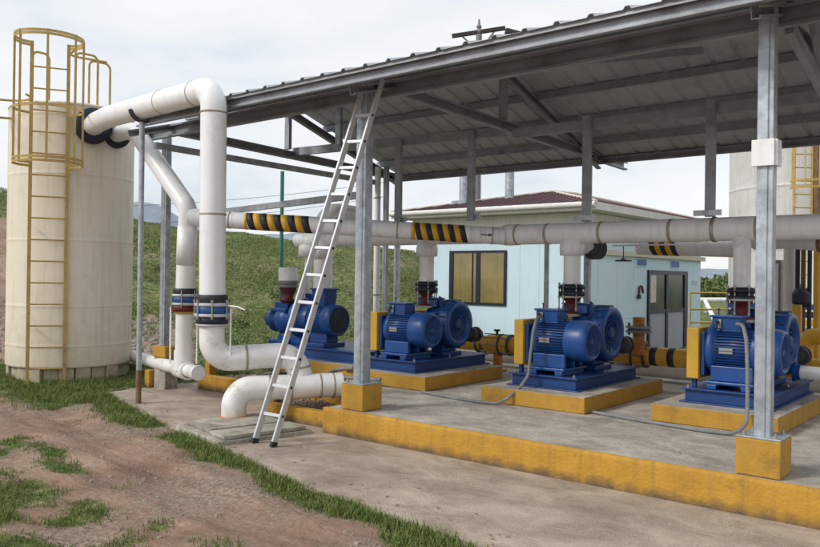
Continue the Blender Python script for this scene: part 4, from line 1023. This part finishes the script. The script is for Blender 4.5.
# yellow tank
Y2=Vector((-3.15,17.45,0))
t=thing('yellow_vessel',(Y2.x,Y2.y,0),'rounded yellow pressure vessel with a white ladder at the right edge','tank')
MB().smoothlathe((Y2.x,Y2.y,0),(0,0,1),[(1.1,.02),(1.12,.3),(1.22,.45),(1.35,.5),(2.1,.5),(2.3,.42),(2.4,.2),(2.42,.01)],40).build('shell','guard',t)
mb=MB()
for a in (20,110,200,290): p=Y2+Vector((math.cos(R(a))*.4,math.sin(R(a))*.4,0)); mb.bar((p.x,p.y,-.3),(p.x,p.y,1.3),.08,.08)
mb.build('leg','guard',t)
g2=Vector((-3.42,16.7,0)); mb=MB()
for s in (-1,1): p=g2+sx*s*.17; mb.cyl((p.x,p.y,-.2),(p.x,p.y,2.35),.022,8)
for z in (.3,.7,1.1,1.5,1.95,2.3): a=g2-sx*.17; b=g2+sx*.17; mb.cyl((a.x,a.y,z),(b.x,b.y,z),.018,8)
mb.build('ladder','pvc_grey',t)
t=thing('pipe_rack',(-3.6,15,0),'low blue and white pipe rack between the front right post and the right edge','rack')
for z0,z1,m,nm in ((1.16,1.25,'blue_dark','blue_beam'),(1.27,1.33,'pvc','white_beam'),(.88,.98,'guard','yellow_beam'),(1.02,1.12,'navy','blue_beam')):
    MB().bar((-4.5,14.5,(z0+z1)/2),(-1.2,15.2,(z0+z1)/2),.12,z1-z0).build(nm,m,t)
MB().bar((-4.5,14.62,.45),(-1.2,15.32,.45),.15,.75).build('back_panel','wall_white',t)
mb=MB()
for x in (-4.4,-3.5,-2.9,-2.2,-1.5): mb.box(x,x+.08,14.9+.1,15.0+.1,-.5,1.6)
mb.build('leg','frame_dark',t)
MB().cyl((-4.2,13.9,.66),(-1.5,14.2,.66),.13,20).build('yellow_pipe','yellow',t)

# ------------------------------------------------------------------ blue building
bx0,bx1,by0,by1=-14.95,-9.2,18.32,26.8
bd=thing('blue_building',((bx0+bx1)/2,by0,-.7),'single storey pale blue building with maroon hip roof and white eaves behind the pumps','building')
MB().box(-14.2,bx1,by0+.02,by1,-.9,2.75).build('wall','wall_blue',bd)
MB().box(bx0,bx1+.02,by0-.02,by1+.03,2.752,3.36).build('frieze','wall_white',bd,.01)
MB().box(bx0-.05,bx1+.06,by0-.07,by1+.07,2.70,2.78).build('trim','cream',bd,.01)
MB().box(bx1+.001,bx1+.10,by0+.4,by1+.2,2.28,2.42).build('cable_tray','cream',bd,.01)
e0=(bx0-.45,by0-.5,bx1+.5,by1+.5)
mb=MB(); mb.box(e0[0],e0[2],e0[1],e0[3],3.37,3.40); mb.box(e0[0],e0[2],e0[1],e0[1]+.02,3.40,3.56); mb.box(e0[2]-.02,e0[2],e0[1]+.021,e0[3],3.40,3.56)
mb.cyl((e0[0],e0[1]-.05,3.50),(e0[2],e0[1]-.05,3.50),.07,12); mb.build('gutter','wall_white',bd)
mb=MB(); mb.box(e0[0]+.03,e0[2]-.05,e0[1]+.05,e0[3]-.05,3.402,3.55); mb.build('roof_deck','frame_dark',bd)
ap1=(-12.35,22.2,4.42); ap2=(-12.05,23.2,4.42)
vs=[(e0[0],e0[1],3.57),(e0[2],e0[1],3.57),(e0[2],e0[3],3.57),(e0[0],e0[3],3.57),ap1,ap2]
mb=MB(); mb.add(vs,[(0,1,4),(1,2,5,4),(2,3,5),(3,0,4,5)]); rf=mb.build('roof','maroon',bd)
mb=MB()
import itertools
for i in range(22):   # sheet ribs on the front and side slopes
    t0=(i+.5)/22; x=e0[0]+(e0[2]-e0[0])*t0
    k=(x-e0[0])/(ap1[0]-e0[0]) if x<ap1[0] else (e0[2]-x)/(e0[2]-ap1[0])
    p=Vector((x,e0[1],3.578)); q=Vector((x,e0[1]+(ap1[1]-e0[1])*k,3.578+(ap1[2]-3.57)*k)); mb.cut().bar(p,q,.04,.03)
for i in range(30):
    t0=(i+.5)/30; y=e0[1]+(e0[3]-e0[1])*t0
    k=(y-e0[1])/(ap1[1]-e0[1]) if y<ap1[1] else min(1,(e0[3]-y)/(e0[3]-ap2[1]))
    p=Vector((e0[2],y,3.578)); q=Vector((e0[2]+(ap1[0]-e0[2])*k,y,3.578+(ap1[2]-3.57)*k)); mb.cut().bar(p,q,.04,.03)
mb.build_each('roof_rib','maroon',rf)
mb=MB(); mb.cyl(vs[1],ap1,.05,8); mb.cyl(vs[0],ap1,.05,8); mb.cyl(ap1,ap2,.05,8); mb.cyl(vs[2],ap2,.05,8); mb.build('ridge_cap','cream',rf)
for x,y in ((-13.99,19.6),(-12.9,20.5)):
    s_=MB().cyl((x,y,3.6),(x,y,6.0),.14,24).build('vent_stack','galv',bd); MB().box(x-.26,x+.26,y-.26,y+.26,3.6,3.98).build('stack_flashing','galv_dull',s_)
# window with yellow curtains
wx0,wx1,wz0,wz1=-13.54,-11.60,.86,2.40
mb=MB(); F0=by0-.03
mb.box(wx0,wx0+.14,F0,by0+.03,wz0,wz1); mb.box(wx1-.07,wx1,F0,by0+.03,wz0,wz1); mb.box(wx0+.141,wx1-.071,F0,by0+.03,wz0,wz0+.07); mb.box(wx0+.141,wx1-.071,F0,by0+.03,wz1-.06,wz1)
mb.box(-12.60,-12.46,F0+.005,by0+.03,wz0+.071,wz1-.061); mb.box(-12.74,-12.71,F0+.005,by0+.03,wz0+.071,wz1-.061)
wf=mb.build('window','frame_dark',bd); MB().box(wx0+.13,wx1-.06,by0-.004,by0+.012,wz0+.06,wz1-.05).build('curtain','curtain',wf)
# flat dark strip on the wall near the corner, small upper windows, door on the side wall
W=bx1+.001
MB().box(bx1-.45,bx1-.2,by0-.012,by0+.03,-.7,2.7).build('dark_corner_strip','frame_dark',bd)
for y in (21.4,24.0): 
    MB().box(W,W+.03,y,y+.75,2.02,2.26).build('small_window','wall_blue',bd,.0); MB().box(W+.031,W+.04,y+.05,y+.7,2.05,2.23).build('pane','blue_band',bd)
dw=MB(); dy0,dy1,dz0,dz1=22.25,25.45,-.55,1.92
dw.box(W,W+.06,dy0,dy0+.12,dz0,dz1); dw.box(W,W+.06,dy1-.28,dy1,dz0,dz1); dw.box(W,W+.06,dy0+.121,dy1-.281,dz1-.12,dz1); dw.box(W,W+.06,23.62,23.78,dz0,dz1-.121); dw.box(W,W+.05,dy0+.121,23.619,.62,.74); dw.box(W,W+.05,23.781,dy1-.281,.62,.74)
dr_=dw.build('double_door','frame_dark',bd)
MB().box(W+.002,W+.02,dy0+.12,23.62,.74,dz1-.12).box(W+.002,W+.02,23.78,dy1-.28,.74,dz1-.12).build('pane','glass',dr_)
MB().box(W+.002,W+.022,dy0+.12,23.62,dz0,.62).box(W+.002,W+.022,23.78,dy1-.28,dz0,.62).build('door_panel','panel',dr_)
MB().box(W+.024,W+.03,dy0+.16,dy0+.62,.95,1.78).build('notice','paper',dr_)
MB().box(W+.001,W+.02,26.0,26.5,1.5,1.62).build('wall_vent','cream',bd)
sm=MB()
for y in (19.0,20.2,21.3,26.1): sm.cut().box(W,W+.006,y,y+.02,-.6,2.25)
sm.cut().box(W,W+.006,20.2,21.3,.55,.57)
sm.cut()
for x in (-11.2,-10.6): sm.cut().box(x,x+.02,by0+.013,by0+.02,-.6,2.7)
sm.build_each('wall_joint','wall_blue',bd)
t=thing('fire_hose_hook',(W,21.6,1.2),'small red and black hook on the pale blue wall left of the door','hook')
MB().tube([(W+.05,21.55,1.2),(W+.05,21.58,1.42),(W+.05,21.75,1.46),(W+.05,21.85,1.25)],.03,10,br=.08).build('hook','red',t); MB().box(W+.02,W+.1,21.50,21.6,1.08,1.2).build('nozzle','black',t)
t=thing('hanging_lamp',(-4.82,10.8,1.9),'small black flat lamp hanging on a rod in front of the blue building','lamp')
MB().lathe((-4.83,10.8,1.905),(0,0,1),[(0,.12),(.018,.12),(.03,.04),(.05,.02)],24).build('shade','black',t); MB().cyl((-4.83,10.8,1.95),(-4.83,10.8,2.14),.007,8).build('rod','black',t)
MB().cyl((-5.0,10.8,2.14),(-4.0,10.8,2.14),.012,8).build('rail','pvc_grey',t)
# yellow handrail by the building
t=thing('yellow_handrail',(-5.35,15,-.3),'yellow tube handrail right of the door, before the green field','railing')
mb=MB(); a=Vector((-5.35,15.02,0)); b=Vector((-5.9,18.4,0)) 
b=a+sx*1.6+fx*.4
for p in (a,a+(b-a)*.5,b): mb.cyl((p.x,p.y,-.5),(p.x,p.y,1.4),.022,8)
for z in (1.4,1.08,.83): mb.cyl((a.x,a.y,z),(b.x,b.y,z),.018,8)
mb.build('rail_tubes','ladder_yellow',t)
t=thing('white_guardrail',(-17,54,0),'white pipe barrier across the green field at the right','railing')
mb=MB(); a=Vector((-22,44,0)); b=Vector((-14,60,0))
mb.cyl((-19.5,50.5,.30),(-13.5,62,.30),.16,8); mb.cyl((-17.8,52.8,.25),(-11.0,34.5,-.5),.13,8)
for k in range(5): p=Vector((-19.5,50.5,0)).lerp(Vector((-13.5,62,0)),k/4); mb.cyl((p.x,p.y,-.7),(p.x,p.y,.3),.1,8)
mb.build('rail_tubes','pvc',t)

# ------------------------------------------------------------------ poles and wires
t=thing('utility_pole',(-15.92,23.1,0),'utility pole with dark braced crossarm showing above the shelter roof','pole')
MB().lathe((-15.92,23.12,0),(0,0,1),[(0,.17),(10.35,.11)],16).build('mast','conduit',t)
MB().lathe((-15.92,23.12,10.35),(0,0,1),[(0,.05),(.1,.1),(.2,.06),(.28,.1),(.36,.05),(.55,.03)],12).build('insulator','conduit',t)
MB().bar((-16.66,22.50,10.28),(-15.2,23.72,10.6),.13,.13).build('crossarm','wood',t)
for s in (-.5,.45): MB().cyl((-15.92+s*1.0,23.12+s*.83,10.42+s*.2),(-15.92,23.12,9.75),.03,8).build('brace','conduit',t)
MB().bar((-15.2,23.72,10.5),(-14.75,24.1,10.36),.2,.22).build('fuse_box','wood',t,.05)
t=thing('teal_pole',(-10.67,9.35,0),'thin teal pole standing on the grass behind the leftmost pump','pole')
MB().cyl((-10.67,9.35,-.1),(-10.67,9.35,3.5),.034,12).build('mast','teal',t)
def wire(a,b,lab,sag=.5):
    t=thing('overhead_wire',a,lab,'wire'); q=[]
    for k in range(17):
        s=k/16; p=Vector(a).lerp(Vector(b),s); p.z-=sag*4*s*(1-s); q.append(p)
    MB().tube(q,.016,6).build('wire','wood',t)
wire((-60,28,6.5),(-40,46,9.0),'thin overhead wire crossing the sky between the tank and the shelter, upper of two')
wire((-60,28,4.9),(-40,46,7.9),'thin overhead wire just above the grassy hill, lower of two')

# ------------------------------------------------------------------ distant land
def ridge(name,R0,prof,m):
    vs=[];fs=[];n=0
    us=[prof[0][0]+(prof[-1][0]-prof[0][0])*i/160 for i in range(161)]
    for u in us:
        h=0
        for (a,b),(c,d_) in zip(prof,prof[1:]):
            if a<=u<=c: h=b+(d_-b)*sst((u-a)/(c-a)); break
        h+=R0*.004*noise.noise(Vector((u*30,R0,0)))*(1 if h>0 else 0)
        for dr,k in ((1,0),(1.15,.5),(1.3,1),(1.6,0)):
            f=R0*dr; l=u*f; hh=h*dr*k if k else -8
            if k==.5: hh=h*.45*dr+R0*.006*noise.noise(Vector((u*60,dr,3)))
            vs.append((-.6344*f+.7729*l,.7729*f+.6344*l,hh))
    for i in range(len(us)-1):
        for k in range(3): fs.append((i*4+k,(i+1)*4+k,(i+1)*4+k+1,i*4+k+1))
    mb=MB(); mb.add(vs,fs,True); o=mb.build(name,m); o['kind']='structure'; return o
ridge('distant_mountain',700,[(-1.2,30),(-.6,40),(-.40,62),(-.335,64),(-.27,44),(-.2,36),(-.1,40),(0,22),(.2,14),(.38,11),(.6,14),(1.1,25)],'mountain')
ridge('far_hillside',160,[(.2,0),(.3,1.5),(.38,2.6),(.5,3),(.9,6),(1.2,6)],'mountain')

# ------------------------------------------------------------------ grass, shrubs, stones
def fol_mat(name,c,c2,rough=.7):
    m=bpy.data.materials.new(name); m.use_nodes=True; nt=m.node_tree; N=nt.nodes; L=nt.links; b=N['Principled BSDF']; b.inputs['Roughness'].default_value=rough; b.inputs['Specular IOR Level'].default_value=.2
    g=N.new('ShaderNodeNewGeometry'); r=N.new('ShaderNodeValToRGB'); e=r.color_ramp.elements; e[0].color=(*c,1); e[1].color=(*c2,1)
    k=e.new(.88); k.color=tuple(x*.5+y*.5 for x,y in zip(c,c2))+(1,); e[-1].color=(.2,.17,.07,1)
    L.new(g.outputs['Random Per Island'],r.inputs[0]); L.new(r.outputs[0],b.inputs['Base Color'])
    return m
M['blades']=fol_mat('grass_blades',(.10,.15,.035),(.27,.31,.10))
M['hillgrass']=fol_mat('hill_grass_blades',(.15,.21,.07),(.34,.38,.17))
M['straw']=fol_mat('dry_straw',(.16,.11,.05),(.34,.27,.15))
M['weed']=fol_mat('weed_leaves',(.09,.14,.045),(.22,.27,.10))
def blade(mb,x,y,z,h,w,lean,a):
    dx,dy=math.cos(a),math.sin(a); px,py=-dy*w/2,dx*w/2
    vs=[(x-px,y-py,z-.01),(x+px,y+py,z-.01),(x+dx*lean*.35+px*.7,y+dy*lean*.35+py*.7,z+h*.6),(x+dx*lean*.35-px*.7,y+dy*lean*.35-py*.7,z+h*.6),(x+dx*lean,y+dy*lean,z+h)]
    mb.add(vs,[(0,1,2,3),(3,2,4)])
rnd=random.Random(3)
mb=MB(); cnt=0
while cnt<9000:
    # sample near field in view coordinates
    f=rnd.uniform(2.6,12.8); 
    if rnd.random()>(.35+.65*(1-(f-2.6)/11)): continue
    l=rnd.uniform(-.62,.25)*f
    x=-.6344*f+.7729*l; y=.7729*f+.6344*l
    if x>-9.9 and edge_y(x)-y<-.12: continue
    if (x-TC.x)**2+(y-TC.y)**2<(TR-.05)**2: continue
    g=grass_mask(x,y)
    if rnd.random()>(g*g if (edge_y(x)-y)<1 else g*.55)*(.45+1.3*max(0,noise.noise(Vector((x*3.1,y*3.1,50)))+.25)): continue
    z=ground_z(x,y); n_=rnd.randint(4,10); hh=rnd.uniform(.015,.055)*(.6+.9*max(0,noise.noise(Vector((x*1.9,y*1.9,60)))+.45))*(1.35 if x<-8.5 else 1)*(.6 if (edge_y(x)-y)>1.2 else 1)
    for k in range(n_):
        a=rnd.uniform(0,6.28); blade(mb,x+rnd.gauss(0,.03),y+rnd.gauss(0,.03),z,hh*rnd.uniform(.5,1.25),rnd.uniform(.004,.009),hh*rnd.uniform(.2,.9),a)
    cnt+=1
o=mb.build('verge_grass','blades'); tag(o,'rough green grass along the dirt track and around the tank foot','grass',kind='stuff')
mb=MB(); cnt=0
while cnt<34000:
    f=rnd.uniform(13.4,31.5); l=rnd.uniform(-.62,.22)*f
    x=-.6344*f+.7729*l; y=.7729*f+.6344*l
    if rnd.random()>grass_mask(x,y)**2*(.55+1.6*noise.noise(Vector((x*.45,y*.45,77)))): continue
    if x>-15.3 and y>17.8: continue
    z=ground_z(x,y); hh=rnd.uniform(.02,.06)
    if noise.noise(Vector((x*.8,y*.8,30)))<-.25: hh*=.5
    for k in range(5):
        a=rnd.uniform(0,6.28); blade(mb,x+rnd.gauss(0,.08),y+rnd.gauss(0,.08),z,hh*rnd.uniform(.6,1.2),rnd.uniform(.010,.022),hh*rnd.uniform(.6,2.0),a)
    cnt+=1
o=mb.build('hillside_grass','hillgrass'); tag(o,'weedy green grass covering the slope behind the pumps','grass',kind='stuff')

def shrub(x,y,z,w,h,label,group,n=900,ls=.10):
    t=thing('bush',(x,y,z),label,'bush',group); mb=MB(); rr=random.Random(int(x*100))
    for k in range(n):
        u=Vector((rr.gauss(0,1),rr.gauss(0,1),rr.gauss(0,1))).normalized(); q=rr.uniform(.3,1)**.5*(1+.35*noise.noise(u*2.2+Vector((x,y,0))))
        p=Vector((x+u.x*w*q,y+u.y*w*q,z+h*.5+u.z*h*.5*q)); a=Vector((rr.gauss(0,1),rr.gauss(0,1),rr.gauss(0,1))).normalized(); b=a.orthogonal().normalized(); s_=ls*rr.uniform(.5,1.2)
        mb.add([p-a*s_,p+b*s_*.5,p+a*s_,p-b*s_*.5],[(0,1,2,3)])
    mb.build('foliage','weed',t); MB().lathe((x,y,z-.1),(0,0,1),[(0,.05*w+.02),(h*.6,.02)],8).build('stem','wood',t); return t
def at(u,f): return (-.6344*f+.7729*u*f, .7729*f+.6344*u*f)
names=['round dark bush at the near end of the hedge line beyond the green field','low wide bush next along the hedge line beyond the green field','taller bush in the middle of the hedge line beyond the green field','pale bush at the far right of the hedge line beyond the field','bush half hidden by the front right post beyond the field']
for i,(u,h) in enumerate(((.365,2.6),(.385,2.1),(.402,2.9),(.42,2.2),(.44,2.7))):
    x,y=at(u,84+i*2); shrub(x,y,-.7,2.2,h,names[i],'bushes beyond the green field',700,.35)
wl=['leafy weed clump low on the grassy slope, right of the slanted pipe','broad weed clump on the slope above the leftmost pump','leafy weed clump near the top of the slope behind the tank','weed clump low on the slope beside the thin teal pole','weed clump on the slope behind the front left post']
for i,(u,f) in enumerate(((-.215,18.5),(-.17,21),(-.32,23),(-.18,16.6),(-.03,19))):
    x,y=at(u,f); shrub(x,y,ground_z(x,y)-.05,.22,.24,wl[i],'weed clumps on the grassy slope',200,.035)

mb=MB(); rl_=random.Random(5)
for k in range(160):
    x=rl_.uniform(-9.2,-1.5); y=edge_y(x)+abs(rl_.gauss(0,.28))+.02
    if y>5.6: continue
    a=rl_.uniform(0,6.28); s_=rl_.uniform(.008,.03); dx,dy=math.cos(a)*s_,math.sin(a)*s_
    mb.add([(x-dx,y-dy,.004),(x+dy*.25,y-dx*.25,.008),(x+dx,y+dy,.006),(x-dy*.25,y+dx*.25,.012)],[(0,1,2,3)])
tag(mb.build('dry_litter','straw'),'dry grass bits and leaf litter scattered along the slab edge','litter',kind='stuff')
# loose stones
rr=random.Random(11)
def stone(mb,x,y,z,s):
    base=[]; n=7; 
    vs=[(x+s*math.cos(6.283*k/n)*rr.uniform(.7,1.1),y+s*math.sin(6.283*k/n)*rr.uniform(.7,1.1),z-s*.3) for k in range(n)]
    vs+=[(x+s*.65*math.cos(6.283*k/n)*rr.uniform(.6,1.1),y+s*.65*math.sin(6.283*k/n)*rr.uniform(.6,1.1),z+s*rr.uniform(.3,.55)) for k in range(n)]
    mb.add(vs,[(k,(k+1)%n,n+(k+1)%n,n+k) for k in range(n)]+[tuple(range(n,2*n))])
mb=MB(); c=0
while c<5200:
    f=rr.uniform(2.6,11); l=rr.uniform(-.6,.25)*f; x=-.6344*f+.7729*l; y=.7729*f+.6344*l; d=edge_y(x)-y
    if d<.05 and x>-10: continue
    if noise.noise(Vector((x*.9,y*.9,40)))+.35*noise.noise(Vector((x*3,y*3,4)))<rr.uniform(-.25,.5): continue
    stone(mb,x,y,ground_z(x,y),rr.uniform(.003,.012) if rr.random()<.95 else rr.uniform(.014,.03)); c+=1
tag(mb.build('track_gravel','stone'),'loose grey brown pebbles scattered on the dirt track','gravel',kind='stuff')
mb=MB()
for k in range(1500):
    x=rr.uniform(-9.3,-5.95); y=rr.uniform(6.1,9.2)
    if y<6.9 and x+y<-.9: continue
    stone(mb,x,y,.13+.05*noise.noise(Vector((x*2,y*2,0))),rr.uniform(.012,.035))
tag(mb.build('bed_gravel','stone'),'brown gravel filling the bed beside the platform','gravel',kind='stuff')
mb=MB()
for k in range(420):
    u=rr.uniform(-.36,-.29) if k%3 else rr.uniform(-.56,-.5); f=rr.uniform(14.5,18.5); x,y=at(u,f); stone(mb,x,y,ground_z(x,y),rr.uniform(.04,.13))
tag(mb.build('slope_rubble','stone'),'grey rubble on bare soil at the foot of the slope','rubble',kind='stuff')
